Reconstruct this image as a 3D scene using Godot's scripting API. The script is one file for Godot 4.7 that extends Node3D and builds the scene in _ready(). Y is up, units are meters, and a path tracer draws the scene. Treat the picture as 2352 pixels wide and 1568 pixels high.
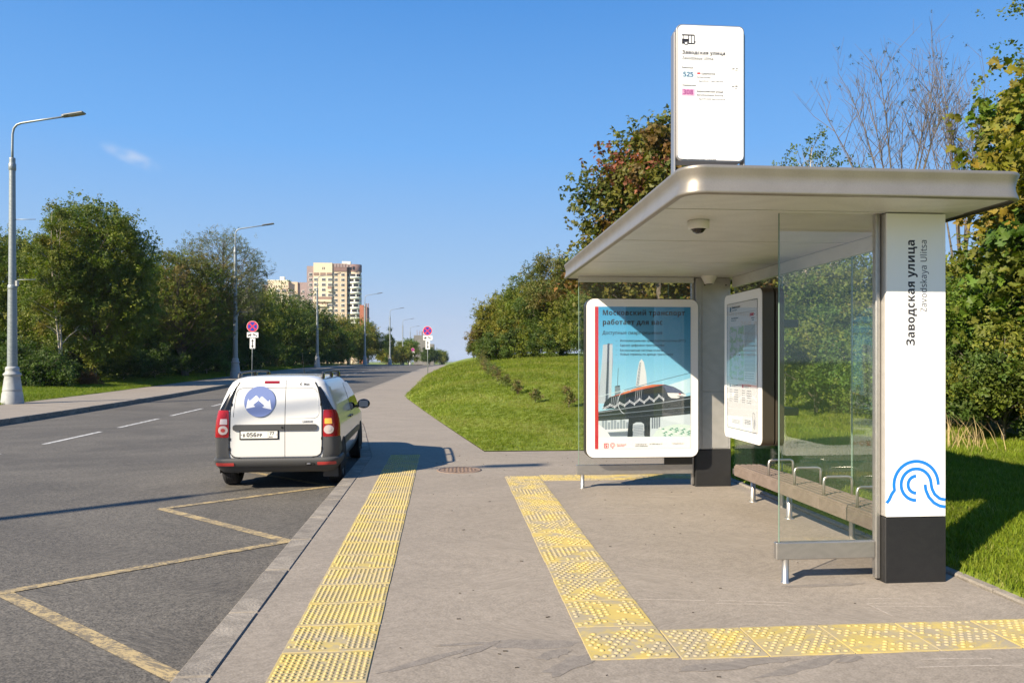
extends Node3D
# A bus stop beside a road on a clear early-autumn morning. x runs to the right, y up, -z away from the camera.

var rng := RandomNumberGenerator.new()
var M := {}
var taken := {}
var sans: SystemFont
var sans_bold: SystemFont
var mono_bold: SystemFont


func _ready() -> void:
	rng.seed = 20240917
	build_camera_and_light()
	build_fonts()
	build_materials()
	build_ground()
	build_kerbs()
	build_markings()
	build_tactile()
	build_shelter()
	build_stop_sign()
	build_advert()
	build_map_box()
	build_bench()
	build_small_fittings()
	build_van()
	build_lamps()
	build_road_signs()
	build_buildings()
	build_trees()
	build_lawn_plants()
	build_grass()


func build_camera_and_light() -> void:
	var cam := Camera3D.new()
	cam.name = "camera"
	cam.projection = Camera3D.PROJECTION_FRUSTUM
	cam.near = 0.1
	cam.far = 6000.0
	cam.size = 2.0 * 784.0 / 1700.0 * cam.near
	cam.frustum_offset = Vector2(0.0, 46.0 / 1700.0 * cam.near)
	add_child(cam)
	cam.position = Vector3(0, 1.65, 0)
	cam.rotation = Vector3(0, -atan(141.0 / 1700.0), 0)
	cam.current = true
	var sky := PanoramaSkyMaterial.new()
	sky.panorama = ImageTexture.create_from_image(sky_picture())
	sky.energy_multiplier = 0.465
	var env := Environment.new()
	env.background_mode = Environment.BG_SKY
	env.sky = Sky.new()
	env.sky.sky_material = sky
	env.tonemap_mode = Environment.TONE_MAPPER_LINEAR
	env.tonemap_exposure = 2.15
	env.fog_enabled = true
	env.fog_density = 0.00012
	env.fog_light_color = Color(0.80, 0.87, 0.97)
	env.sdfgi_enabled = true
	env.ssao_enabled = true
	env.ssil_enabled = true
	var we := WorldEnvironment.new()
	we.name = "world_environment"
	we.environment = env
	add_child(we)
	var sun := DirectionalLight3D.new()
	sun.name = "sun"
	sun.light_energy = 1.6
	sun.light_color = Color(1.0, 0.94, 0.84)
	sun.light_angular_distance = 0.5
	sun.shadow_enabled = true
	add_child(sun)
	var el := deg_to_rad(32.0)
	var az := deg_to_rad(38.0)
	var d := Vector3(cos(az) * cos(el), -sin(el), -sin(az) * cos(el))
	sun.look_at_from_position(Vector3.ZERO, d, Vector3.UP)


func sky_picture() -> Image:
	# clear air: the colour depends on the height above the horizon alone; and a few wisps of cloud
	var w := 2048
	var h := 1024
	var im := Image.create(w, h, false, Image.FORMAT_RGBF)
	var stops := [[-1.0, 0.12, 0.13, 0.09], [-0.02, 0.30, 0.33, 0.32], [0.0, 0.56, 0.645, 0.80], [0.041, 0.515, 0.62, 0.80], [0.12, 0.36, 0.57, 0.86], [0.273, 0.185, 0.455, 0.915], [0.434, 0.098, 0.322, 0.775], [0.7, 0.055, 0.23, 0.62], [1.0, 0.045, 0.20, 0.56]]
	for j in h:
		var up := sin((0.5 - (j + 0.5) / h) * PI)
		for k in stops.size() - 1:
			if up >= stops[k][0] and up <= stops[k + 1][0]:
				var t: float = (up - stops[k][0]) / (stops[k + 1][0] - stops[k][0])
				im.fill_rect(Rect2i(0, j, w, 1), Color(lerpf(stops[k][1], stops[k + 1][1], t), lerpf(stops[k][2], stops[k + 1][2], t), lerpf(stops[k][3], stops[k + 1][3], t)))
	var n := FastNoiseLite.new()
	n.seed = 5
	n.frequency = 0.05
	n.fractal_octaves = 4
	# [azimuth right of -z in degrees, elevation, half width, half height, slope, strength]
	var wisps := [[-22.6, 13.9, 2.0, 0.55, 0.30, 0.55], [-0.5, 3.3, 1.3, 0.22, 0.1, 0.10], [70.0, 18.0, 7.0, 1.6, 0.1, 0.3], [-85.0, 12.0, 6.0, 1.2, 0.1, 0.3], [150.0, 20.0, 8.0, 1.8, 0.0, 0.3], [-140.0, 15.0, 6.0, 1.4, 0.1, 0.3]]
	for wi in wisps:
		var u0: float = (wi[0] / 360.0 + 1.0) * w
		var v0: float = (0.5 - wi[1] / 180.0) * h
		var ru: float = wi[2] / 360.0 * w
		var rv: float = wi[3] / 180.0 * h
		for j in range(int(v0 - rv * 4.0), int(v0 + rv * 4.0) + 1):
			for i in range(int(u0 - ru * 1.6), int(u0 + ru * 1.6) + 1):
				var du: float = (i - u0) / ru
				var dv: float = ((j - v0) - wi[4] * (i - u0)) / rv
				var q: float = 1.0 - du * du - dv * dv
				if q <= 0.0:
					continue
				var a: float = clampf(q, 0, 1) * clampf(0.6 + n.get_noise_2d(i * 2.0, j * 4.0) * 1.2, 0.0, 1.0) * wi[5]
				var c := im.get_pixel(posmod(i, w), j)
				im.set_pixel(posmod(i, w), j, c.lerp(Color(0.72, 0.78, 0.90), a))
	return im


# ---------------------------------------------------------------- helpers

func lin(r: float, g: float, b: float) -> Color:
	return Color(r, g, b).linear_to_srgb()


func V(x: float, y: float, ahead: float) -> Vector3:
	return Vector3(x, y, -ahead)


func table(t: Array, z: float) -> float:
	if z <= t[0][0]:
		return t[0][1]
	for i in range(1, t.size()):
		if z <= t[i][0]:
			return lerpf(t[i - 1][1], t[i][1], (z - t[i - 1][0]) / (t[i][0] - t[i - 1][0]))
	return t[t.size() - 1][1]


func numbered(called: String) -> String:
	if not taken.has(called):
		taken[called] = 0
		return called
	taken[called] += 1
	return "%s_%03d" % [called, taken[called]]


func thing(called: String, label: String, category: String, at := Vector3.ZERO, turn := 0.0, group := "") -> Node3D:
	var o := Node3D.new()
	o.name = numbered(called)
	add_child(o)
	o.position = at
	o.rotation.y = turn
	meta(o, label, category, group)
	return o


func meta(o: Node, label: String, category: String, group := "") -> void:
	o.set_meta("label", label)
	o.set_meta("category", category)
	if group:
		o.set_meta("group", group)


func structure(called: String) -> Node3D:
	var o := Node3D.new()
	o.name = numbered(called)
	o.set_meta("kind", "structure")
	add_child(o)
	return o


func put(mesh: Mesh, called: String, m: Material, parent: Node, xf := Transform3D()) -> MeshInstance3D:
	var o := MeshInstance3D.new()
	o.name = called
	o.mesh = mesh
	o.material_override = m
	o.transform = xf
	parent.add_child(o, true)
	return o


class Mb:
	var st := SurfaceTool.new()

	func _init() -> void:
		st.begin(Mesh.PRIMITIVE_TRIANGLES)
		st.set_smooth_group(-1)

	func smooth(on: bool) -> Mb:
		st.set_smooth_group(1 if on else -1)
		return self

	func tri(a: Vector3, b: Vector3, c: Vector3) -> void:  # counter-clockwise seen from outside
		st.add_vertex(a)
		st.add_vertex(c)
		st.add_vertex(b)

	func quad(a: Vector3, b: Vector3, c: Vector3, d: Vector3) -> void:
		tri(a, b, c)
		tri(a, c, d)

	func quad_uv(a: Vector3, b: Vector3, c: Vector3, d: Vector3, r := Rect2(0, 0, 1, 1)) -> void:
		# a lower left, b lower right, c upper right, d upper left
		var u := [Vector2(r.position.x, r.end.y), r.end, Vector2(r.end.x, r.position.y), r.position]
		var p := [a, b, c, d]
		for i in [0, 2, 1, 0, 3, 2]:
			st.set_uv(u[i])
			st.add_vertex(p[i])

	func box(c: Vector3, s: Vector3, b := Basis()) -> void:
		cbox(c, s, 0.0, b)

	func cbox(c: Vector3, s: Vector3, ch: float, b := Basis()) -> void:
		var h := s * 0.5
		var ax := [b.x, b.y, b.z]
		if ch <= 0.0:
			for k in 3:
				var u: Vector3 = ax[(k + 1) % 3] * h[(k + 1) % 3]
				var v: Vector3 = ax[(k + 2) % 3] * h[(k + 2) % 3]
				var n: Vector3 = ax[k] * h[k]
				quad(c + n - u - v, c + n + u - v, c + n + u + v, c + n - u + v)
				quad(c - n - u - v, c - n - u + v, c - n + u + v, c - n + u - v)
			return
		ch = minf(ch, minf(h.x, minf(h.y, h.z)) * 0.9)
		# corner point of face k: signs sx, sy, sz, moved in on the other two axes
		var pt := func(k: int, s3: Vector3) -> Vector3:
			var p := Vector3.ZERO
			for i in 3:
				p += ax[i] * s3[i] * (h[i] if i == k else h[i] - ch)
			return c + p
		for k in 3:
			var i := (k + 1) % 3
			var j := (k + 2) % 3
			for sg in [1.0, -1.0]:
				var q := []
				for w in [[-1, -1], [1, -1], [1, 1], [-1, 1]]:
					var s3 := Vector3.ZERO
					s3[k] = sg
					s3[i] = w[0]
					s3[j] = w[1]
					q.append(pt.call(k, s3))
				if sg > 0:
					quad(q[0], q[1], q[2], q[3])
				else:
					quad(q[0], q[3], q[2], q[1])
			for si in [1.0, -1.0]:
				for sj in [1.0, -1.0]:
					var a := Vector3.ZERO
					a[i] = si
					a[j] = sj
					a[k] = -1
					var e := a
					e[k] = 1
					var p0: Vector3 = pt.call(i, a)
					var p1: Vector3 = pt.call(i, e)
					var p2: Vector3 = pt.call(j, e)
					var p3: Vector3 = pt.call(j, a)
					if si * sj > 0:
						quad(p0, p3, p2, p1)
					else:
						quad(p0, p1, p2, p3)
		for sx in [1.0, -1.0]:
			for sy in [1.0, -1.0]:
				for sz in [1.0, -1.0]:
					var s3 := Vector3(sx, sy, sz)
					if sx * sy * sz > 0:
						tri(pt.call(0, s3), pt.call(1, s3), pt.call(2, s3))
					else:
						tri(pt.call(0, s3), pt.call(2, s3), pt.call(1, s3))

	func tube(pts: Array, radii: Array, n := 8, caps := true) -> void:
		var rings := []
		var up := Vector3(0.31, 0.2, 0.93).normalized()
		for i in pts.size():
			var t: Vector3 = (pts[mini(i + 1, pts.size() - 1)] - pts[maxi(i - 1, 0)]).normalized()
			var x := up.cross(t)
			if x.length() < 0.05:
				x = Vector3(0.9, 0.1, 0.2).cross(t)
			x = x.normalized()
			up = t.cross(x).normalized()
			var ring := []
			for k in n:
				var a := TAU * k / n
				ring.append(pts[i] + (x * cos(a) + up * sin(a)) * radii[i])
			rings.append(ring)
		for i in pts.size() - 1:
			for k in n:
				var k2 := (k + 1) % n
				quad(rings[i][k], rings[i][k2], rings[i + 1][k2], rings[i + 1][k])
		if caps:
			for k in range(1, n - 1):
				tri(rings[0][0], rings[0][k + 1], rings[0][k])
				var e: Array = rings[rings.size() - 1]
				tri(e[0], e[k], e[k + 1])

	func lathe(prof: Array, n := 20, xf := Transform3D()) -> void:  # prof: [radius, height] from the bottom up
		for i in prof.size() - 1:
			for k in n:
				var a := TAU * k / n
				var b := TAU * (k + 1) / n
				var p := func(r: float, y: float, t: float) -> Vector3: return xf * Vector3(r * cos(t), y, -r * sin(t))
				quad(p.call(prof[i][0], prof[i][1], a), p.call(prof[i][0], prof[i][1], b), p.call(prof[i + 1][0], prof[i + 1][1], b), p.call(prof[i + 1][0], prof[i + 1][1], a))

	func extrude(poly: PackedVector2Array, d: float, xf := Transform3D(), ch := 0.0) -> void:
		# poly counter-clockwise in x, y; the front face at z = d
		var idx := Geometry2D.triangulate_polygon(poly)
		var inner := poly
		if ch > 0.0:
			var r := Geometry2D.offset_polygon(poly, -ch, Geometry2D.JOIN_MITER)
			if r.size() == 1 and r[0].size() == poly.size():
				inner = r[0]
				if Geometry2D.is_polygon_clockwise(inner) != Geometry2D.is_polygon_clockwise(poly):
					inner.reverse()
				var best := 0
				for i in inner.size():
					if inner[i].distance_to(poly[0]) < inner[best].distance_to(poly[0]):
						best = i
				var rot := PackedVector2Array()
				for i in inner.size():
					rot.append(inner[(i + best) % inner.size()])
				inner = rot
				idx = Geometry2D.triangulate_polygon(inner)
			else:
				ch = 0.0
		for i in range(0, idx.size(), 3):
			var a := inner[idx[i]]
			var b := inner[idx[i + 1]]
			var c := inner[idx[i + 2]]
			if (b - a).cross(c - a) < 0.0:
				var t := b
				b = c
				c = t
			tri(xf * Vector3(a.x, a.y, d), xf * Vector3(b.x, b.y, d), xf * Vector3(c.x, c.y, d))
		var back := Geometry2D.triangulate_polygon(poly)
		for i in range(0, back.size(), 3):
			var a := poly[back[i]]
			var b := poly[back[i + 1]]
			var c := poly[back[i + 2]]
			if (b - a).cross(c - a) < 0.0:
				var t := b
				b = c
				c = t
			tri(xf * Vector3(a.x, a.y, 0), xf * Vector3(c.x, c.y, 0), xf * Vector3(b.x, b.y, 0))
		var n := poly.size()
		for i in n:
			var j := (i + 1) % n
			quad(xf * Vector3(poly[i].x, poly[i].y, 0), xf * Vector3(poly[j].x, poly[j].y, 0), xf * Vector3(poly[j].x, poly[j].y, d - ch), xf * Vector3(poly[i].x, poly[i].y, d - ch))
			if ch > 0.0:
				quad(xf * Vector3(poly[i].x, poly[i].y, d - ch), xf * Vector3(poly[j].x, poly[j].y, d - ch), xf * Vector3(inner[j].x, inner[j].y, d), xf * Vector3(inner[i].x, inner[i].y, d))

	func ribbon(pts: Array, w: float, d: float, xf := Transform3D()) -> void:  # a flat line in x, y
		for i in pts.size() - 1:
			var side := func(k: int) -> Vector2:
				var t: Vector2 = (pts[mini(k + 1, pts.size() - 1)] - pts[maxi(k - 1, 0)]).normalized()
				return Vector2(-t.y, t.x) * w * 0.5
			var a: Vector2 = side.call(i)
			var b: Vector2 = side.call(i + 1)
			var p := func(v: Vector2, z: float) -> Vector3: return xf * Vector3(v.x, v.y, z)
			quad(p.call(pts[i] - a, d), p.call(pts[i + 1] - b, d), p.call(pts[i + 1] + b, d), p.call(pts[i] + a, d))
			quad(p.call(pts[i] + a, d), p.call(pts[i + 1] + b, d), p.call(pts[i + 1] + b, 0), p.call(pts[i] + a, 0))
			quad(p.call(pts[i] - a, 0), p.call(pts[i + 1] - b, 0), p.call(pts[i + 1] - b, d), p.call(pts[i] - a, d))

	func mesh() -> ArrayMesh:
		st.generate_normals()
		st.index()
		return st.commit()


func rrect(w: float, h: float, r: float, n := 5, c := Vector2.ZERO) -> PackedVector2Array:
	var p := PackedVector2Array()
	for k in 4:
		var cx := (w * 0.5 - r) * (1.0 if k == 0 or k == 3 else -1.0)
		var cy := (h * 0.5 - r) * (1.0 if k < 2 else -1.0)
		for i in n + 1:
			var a := PI * 0.5 * (k + float(i) / n)
			p.append(c + Vector2(cx + r * cos(a), cy + r * sin(a)))
	return p


func disc(r: float, n := 28, c := Vector2.ZERO) -> PackedVector2Array:
	var p := PackedVector2Array()
	for i in n:
		p.append(c + Vector2(cos(TAU * i / n), sin(TAU * i / n)) * r)
	return p


func arc(c: Vector2, r: float, a0: float, a1: float, n := 16) -> Array:
	var p := []
	for i in n + 1:
		var a := deg_to_rad(lerpf(a0, a1, float(i) / n))
		p.append(c + Vector2(cos(a), sin(a)) * r)
	return p


func obj(b: Mb, called: String, m: Material, parent: Node, xf := Transform3D()) -> MeshInstance3D:
	return put(b.mesh(), called, m, parent, xf)


func boxed(called: String, m: Material, parent: Node, c: Vector3, s: Vector3, ch := 0.0, bs := Basis()) -> MeshInstance3D:
	var b := Mb.new()
	b.cbox(c, s, ch, bs)
	return obj(b, called, m, parent)


func plate(called: String, m: Material, parent: Node, poly: PackedVector2Array, d: float, xf: Transform3D, ch := 0.0) -> MeshInstance3D:
	var b := Mb.new()
	b.extrude(poly, d, xf, ch)
	return obj(b, called, m, parent)


func lettering(s: String, called: String, m: Material, parent: Node, font: Font, length: float, xf: Transform3D, most_high := 0.0) -> MeshInstance3D:
	# the left end of the baseline at xf's origin, the letters facing its z
	var t := TextMesh.new()
	t.text = s
	t.font = font
	t.font_size = 64
	t.pixel_size = 0.01
	t.depth = 0.05
	t.curve_step = 3.0
	t.horizontal_alignment = HORIZONTAL_ALIGNMENT_LEFT
	t.vertical_alignment = VERTICAL_ALIGNMENT_BOTTOM
	var arrays := t.get_mesh_arrays()
	var vs: PackedVector3Array = arrays[Mesh.ARRAY_VERTEX]
	var lo := Vector3(1e9, 1e9, 1e9)
	var hi := -lo
	for v in vs:
		lo = lo.min(v)
		hi = hi.max(v)
	var k := length / maxf(hi.x - lo.x, 0.001)
	if most_high > 0.0:
		k = minf(k, most_high / maxf(hi.y - lo.y, 0.001))
	for i in vs.size():
		var v := vs[i]
		vs[i] = Vector3((v.x - lo.x) * k, (v.y - lo.y) * k, (v.z - lo.z) / (hi.z - lo.z) * 0.0015)
	arrays[Mesh.ARRAY_VERTEX] = vs
	arrays[Mesh.ARRAY_TANGENT] = null
	var am := ArrayMesh.new()
	am.add_surface_from_arrays(Mesh.PRIMITIVE_TRIANGLES, arrays)
	return put(am, called, m, parent, xf)


func build_fonts() -> void:
	sans = SystemFont.new()
	sans.font_names = PackedStringArray(["Droid Sans"])
	sans_bold = SystemFont.new()
	sans_bold.font_names = PackedStringArray(["Droid Sans"])
	sans_bold.font_weight = 700
	mono_bold = SystemFont.new()
	mono_bold.font_names = PackedStringArray(["Droid Sans Mono"])


# ---------------------------------------------------------------- materials

func grain(seed_value: int, size: int, a: Color, b: Color, layers: Array, speck := 0.0) -> ImageTexture:
	# a and b are linear colours; layers: [cycles across the tile, share]; the tile repeats without a seam
	var im := Image.create(size, size, false, Image.FORMAT_RGB8)
	var n := FastNoiseLite.new()
	n.seed = seed_value
	n.noise_type = FastNoiseLite.TYPE_SIMPLEX_SMOOTH
	n.fractal_type = FastNoiseLite.FRACTAL_NONE
	n.frequency = 1.0
	var r := RandomNumberGenerator.new()
	r.seed = seed_value
	var fields := []
	for l in layers:
		var cyc: float = l[0]
		var f := PackedFloat32Array()
		f.resize(size * size)
		var cx := PackedFloat32Array()
		var sx := PackedFloat32Array()
		var rad := cyc / TAU
		for i in size:
			cx.append(cos(TAU * i / size) * rad)
			sx.append(sin(TAU * i / size) * rad)
		# noise on a torus keeps the tile seamless
		for j in size:
			var y := cx[j] + 17.0
			var off := sx[j] * 1.618
			for i in size:
				f[j * size + i] = n.get_noise_3d(cx[i] + off, y, sx[i] - off * 0.4)
		fields.append(f)
	for j in size:
		for i in size:
			var t := 0.5
			for k in fields.size():
				t += fields[k][j * size + i] * layers[k][1]
			if speck > 0.0:
				t += (r.randf() - 0.5) * speck
			im.set_pixel(i, j, a.lerp(b, clampf(t, 0, 1)).linear_to_srgb())
	return ImageTexture.create_from_image(im)


func mat(called: String, c: Color, rough := 0.6, metal := 0.0) -> StandardMaterial3D:
	var m := StandardMaterial3D.new()
	m.resource_name = called
	m.albedo_color = c.linear_to_srgb()
	m.roughness = rough
	m.metallic = metal
	M[called] = m
	return m


func tiled(called: String, tex: Texture2D, metres: float, rough := 0.9, big: Texture2D = null, big_metres := 11.0, bump: Texture2D = null, bump_cm := 0.3) -> StandardMaterial3D:
	var m := mat(called, Color(1, 1, 1), rough)
	m.albedo_texture = tex
	m.uv1_triplanar = true
	m.uv1_world_triplanar = true
	m.uv1_scale = Vector3.ONE / metres
	if big:
		m.detail_enabled = true
		m.detail_albedo = big
		m.detail_blend_mode = BaseMaterial3D.BLEND_MODE_MUL
		m.detail_uv_layer = BaseMaterial3D.DETAIL_UV_2
		m.uv2_triplanar = true
		m.uv2_world_triplanar = true
		m.uv2_scale = Vector3.ONE / big_metres
	if bump:
		m.heightmap_enabled = true
		m.heightmap_texture = bump
		m.heightmap_scale = bump_cm
	return m


func build_materials() -> void:
	var blotch := grain(3, 256, Color(0.72, 0.72, 0.73), Color(1, 1, 1), [[4, 0.6], [11, 0.5], [30, 0.25]])
	var rough_bump := grain(9, 256, Color(0, 0, 0), Color(1, 1, 1), [[60, 0.6], [110, 0.5]], 0.3)
	var streak := grain(13, 256, Color(0.88, 0.88, 0.88), Color(1, 1, 1), [[3, 0.6], [19, 0.5]])
	tiled("asphalt", grain(1, 512, Color(0.045, 0.041, 0.035), Color(0.168, 0.152, 0.128), [[40, 0.25], [150, 0.55]], 0.55), 2.4, 0.85, blotch, 14.0, rough_bump, 0.25)
	tiled("pavement", grain(2, 512, Color(0.200, 0.172, 0.140), Color(0.310, 0.270, 0.226), [[30, 0.25], [130, 0.45]], 0.35), 2.2, 0.9, streak, 6.1, rough_bump, 0.12)
	tiled("kerb_stone", grain(4, 256, Color(0.19, 0.168, 0.14), Color(0.32, 0.285, 0.24), [[7, 0.4], [60, 0.5]], 0.4), 1.1, 0.9, blotch, 3.3, rough_bump, 0.2)
	tiled("soil_grass", grain(5, 512, Color(0.105, 0.145, 0.010), Color(0.195, 0.240, 0.020), [[12, 0.3], [60, 0.5], [140, 0.5]], 0.3), 3.0, 1.0, grain(6, 256, Color(0.70, 0.75, 0.6), Color(1, 1, 0.9), [[5, 0.6], [17, 0.5]]), 23.0)
	tiled("yellow_paint", grain(8, 512, Color(0.16, 0.135, 0.095), Color(0.40, 0.305, 0.155), [[9, 0.8], [37, 0.9], [120, 0.7]], 0.3), 1.3, 0.8)
	tiled("white_paint", grain(10, 256, Color(0.20, 0.20, 0.20), Color(0.66, 0.66, 0.64), [[9, 0.7], [60, 0.8]], 0.3), 1.0, 0.8)
	var worn := grain(11, 512, Color(0.36, 0.30, 0.175), Color(0.49, 0.38, 0.115), [[6, 0.8], [30, 0.5], [110, 0.4]], 0.2)
	tiled("tactile_yellow", worn, 1.7, 0.75, streak, 4.7)
	tiled("tactile_yellow_dirty", grain(12, 512, Color(0.34, 0.29, 0.195), Color(0.50, 0.385, 0.11), [[6, 1.0], [26, 0.6], [110, 0.4]], 0.2), 1.9, 0.8, streak, 3.7)
	tiled("iron_cover", grain(14, 256, Color(0.13, 0.085, 0.06), Color(0.26, 0.19, 0.15), [[9, 0.5], [70, 0.7]], 0.3), 0.8, 0.8)
	# shelter
	var brushed := grain(15, 256, Color(0.84, 0.84, 0.84), Color(1, 1, 1), [[5, 0.4], [80, 0.4]], 0.2)
	var fascia := tiled("fascia_metal", brushed, 0.9, 0.42)
	fascia.albedo_color = Color(0.30, 0.272, 0.232).linear_to_srgb()
	fascia.metallic = 0.6
	var ceiling := tiled("ceiling_panel", brushed, 1.7, 0.45)
	ceiling.albedo_color = Color(0.66, 0.65, 0.61).linear_to_srgb()
	var steel := tiled("brushed_steel", brushed, 0.5, 0.38)
	steel.albedo_color = Color(0.52, 0.50, 0.47).linear_to_srgb()
	steel.metallic = 0.9
	var pil := tiled("pillar_metal", brushed, 0.8, 0.45)
	pil.albedo_color = Color(0.50, 0.48, 0.45).linear_to_srgb()
	pil.metallic = 0.55
	mat("white_panel", Color(0.84, 0.84, 0.83), 0.28)
	mat("white_frame", Color(0.76, 0.75, 0.73), 0.3)
	tiled("black_base", grain(16, 256, Color(0.007, 0.007, 0.008), Color(0.013, 0.013, 0.013), [[9, 0.3], [60, 0.5]], 0.3), 0.6, 0.6)
	mat("dark_profile", Color(0.045, 0.042, 0.036), 0.4, 0.5)
	mat("box_bronze", Color(0.085, 0.070, 0.050), 0.35, 0.6)
	mat("letter_black", Color(0.012, 0.012, 0.022), 0.6)
	mat("letter_grey", Color(0.085, 0.090, 0.115), 0.6)
	mat("letter_blue", Color(0.02, 0.10, 0.22), 0.6)
	mat("letter_magenta", Color(0.25, 0.03, 0.19), 0.6)
	mat("brand_blue", Color(0.008, 0.18, 0.60), 0.5)
	mat("pale_blue", Color(0.60, 0.70, 0.74), 0.5)
	mat("pale_pink", Color(0.62, 0.34, 0.49), 0.5)
	mat("print_red", Color(0.62, 0.03, 0.045), 0.5)
	mat("sign_frame", Color(0.36, 0.34, 0.32), 0.35, 0.7)
	var g := mat("glass", Color(0.62, 0.80, 0.70, 0.05), 0.02)
	g.albedo_color = Color(0.30, 0.47, 0.38, 0.035)
	g.transparency = BaseMaterial3D.TRANSPARENCY_ALPHA
	g.metallic_specular = 0.62
	mat("glass_edge", Color(0.16, 0.24, 0.19), 0.2)
	tiled("bench_wood", grain(17, 256, Color(0.130, 0.098, 0.080), Color(0.205, 0.162, 0.136), [[5, 0.4], [50, 0.6]], 0.3), 0.5, 0.6)
	mat("camera_white", Color(0.70, 0.68, 0.62), 0.4)
	mat("smoked", Color(0.02, 0.015, 0.015), 0.08)
	# van
	var w := mat("van_white", Color(0.60, 0.60, 0.585), 0.32)
	w.clearcoat_enabled = true
	w.clearcoat = 0.8
	w.clearcoat_roughness = 0.06
	mat("bumper_grey", Color(0.058, 0.059, 0.060), 0.62)
	mat("trim_grey", Color(0.050, 0.051, 0.053), 0.5)
	mat("gloss_black", Color(0.008, 0.008, 0.009), 0.12)
	mat("gap_black", Color(0.006, 0.006, 0.006), 0.9)
	mat("tyre", Color(0.018, 0.018, 0.019), 0.85)
	mat("wheel_rim", Color(0.35, 0.35, 0.36), 0.4, 0.8)
	mat("lens_red", Color(0.27, 0.010, 0.014), 0.08)
	mat("lens_deep_red", Color(0.22, 0.012, 0.02), 0.1)
	mat("lens_orange", Color(0.78, 0.40, 0.06), 0.1)
	mat("lens_clear", Color(0.62, 0.52, 0.50), 0.08, 0.3)
	mat("reflector_red", Color(0.45, 0.05, 0.045), 0.3)
	mat("sticker_blue", Color(0.15, 0.20, 0.41), 0.35)
	mat("sticker_white", Color(0.82, 0.84, 0.86), 0.35)
	mat("plate_white", Color(0.72, 0.71, 0.66), 0.4)
	mat("window_dark", Color(0.012, 0.016, 0.018), 0.04)
	mat("under_dark", Color(0.012, 0.012, 0.012), 0.9)
	# street
	var galv := tiled("galvanised", grain(18, 256, Color(0.19, 0.215, 0.225), Color(0.30, 0.33, 0.34), [[8, 0.5], [40, 0.5]], 0.2), 0.9, 0.45)
	galv.metallic = 0.35
	tiled("lamp_base", grain(19, 256, Color(0.28, 0.29, 0.295), Color(0.38, 0.39, 0.39), [[4, 0.5], [40, 0.4]], 0.2), 1.0, 0.6)
	mat("lamp_head", Color(0.20, 0.205, 0.21), 0.4, 0.5)
	mat("lamp_lens", Color(0.30, 0.29, 0.27), 0.2)
	mat("sign_white", Color(0.78, 0.78, 0.78), 0.4)
	mat("sign_red", Color(0.62, 0.035, 0.06), 0.4)
	mat("sign_blue", Color(0.012, 0.045, 0.36), 0.4)
	mat("sign_back", Color(0.25, 0.25, 0.26), 0.5, 0.4)
	# far buildings
	tiled("wall_cream", grain(20, 128, Color(0.58, 0.49, 0.36), Color(0.65, 0.55, 0.41), [[10, 0.5], [40, 0.5]], 0.3), 9.0, 0.9)
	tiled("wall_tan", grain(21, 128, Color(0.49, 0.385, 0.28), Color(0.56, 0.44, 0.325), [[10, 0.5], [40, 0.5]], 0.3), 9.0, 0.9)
	tiled("wall_mauve", grain(22, 128, Color(0.26, 0.20, 0.20), Color(0.31, 0.24, 0.238), [[10, 0.5], [40, 0.5]], 0.3), 9.0, 0.9)
	tiled("wall_brown", grain(23, 128, Color(0.18, 0.11, 0.10), Color(0.22, 0.14, 0.13), [[10, 0.5]], 0.3), 9.0, 0.9)
	tiled("wall_pale", grain(24, 128, Color(0.62, 0.64, 0.55), Color(0.70, 0.71, 0.62), [[10, 0.5]], 0.2), 9.0, 0.8)
	tiled("wall_brick", grain(25, 128, Color(0.30, 0.10, 0.055), Color(0.38, 0.14, 0.08), [[10, 0.5]], 0.3), 9.0, 0.9)
	tiled("wall_concrete", grain(26, 128, Color(0.14, 0.135, 0.13), Color(0.20, 0.195, 0.18), [[10, 0.5]], 0.3), 9.0, 0.9)
	mat("window_frame", Color(0.78, 0.77, 0.73), 0.5)
	mat("window_glass", Color(0.035, 0.032, 0.034), 0.08)
	mat("loggia_shade", Color(0.25, 0.165, 0.125), 0.8)  # loggia brown with the shade of the balcony openings put into it
	# plants: the colour of each sprig comes with the copy
	for nm in ["leaf", "blade"]:
		var l := mat(nm, Color(1, 1, 1), 0.55)
		l.vertex_color_use_as_albedo = true
		l.backlight_enabled = true
		l.backlight = Color(0.80, 0.90, 0.36)
		l.metallic_specular = 0.4
	M.blade.roughness = 0.6
	tiled("bark", grain(27, 256, Color(0.055, 0.045, 0.035), Color(0.16, 0.135, 0.105), [[9, 0.6], [50, 0.6]], 0.3), 0.7, 0.95)
	tiled("bark_pale", grain(28, 256, Color(0.20, 0.175, 0.14), Color(0.48, 0.43, 0.35), [[9, 0.7], [40, 0.6]], 0.3), 0.7, 0.9)
	mat("twig", Color(0.13, 0.115, 0.115), 0.9)
	mat("litter_white", Color(0.7, 0.69, 0.66), 0.8)


# ---------------------------------------------------------------- the setting

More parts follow.
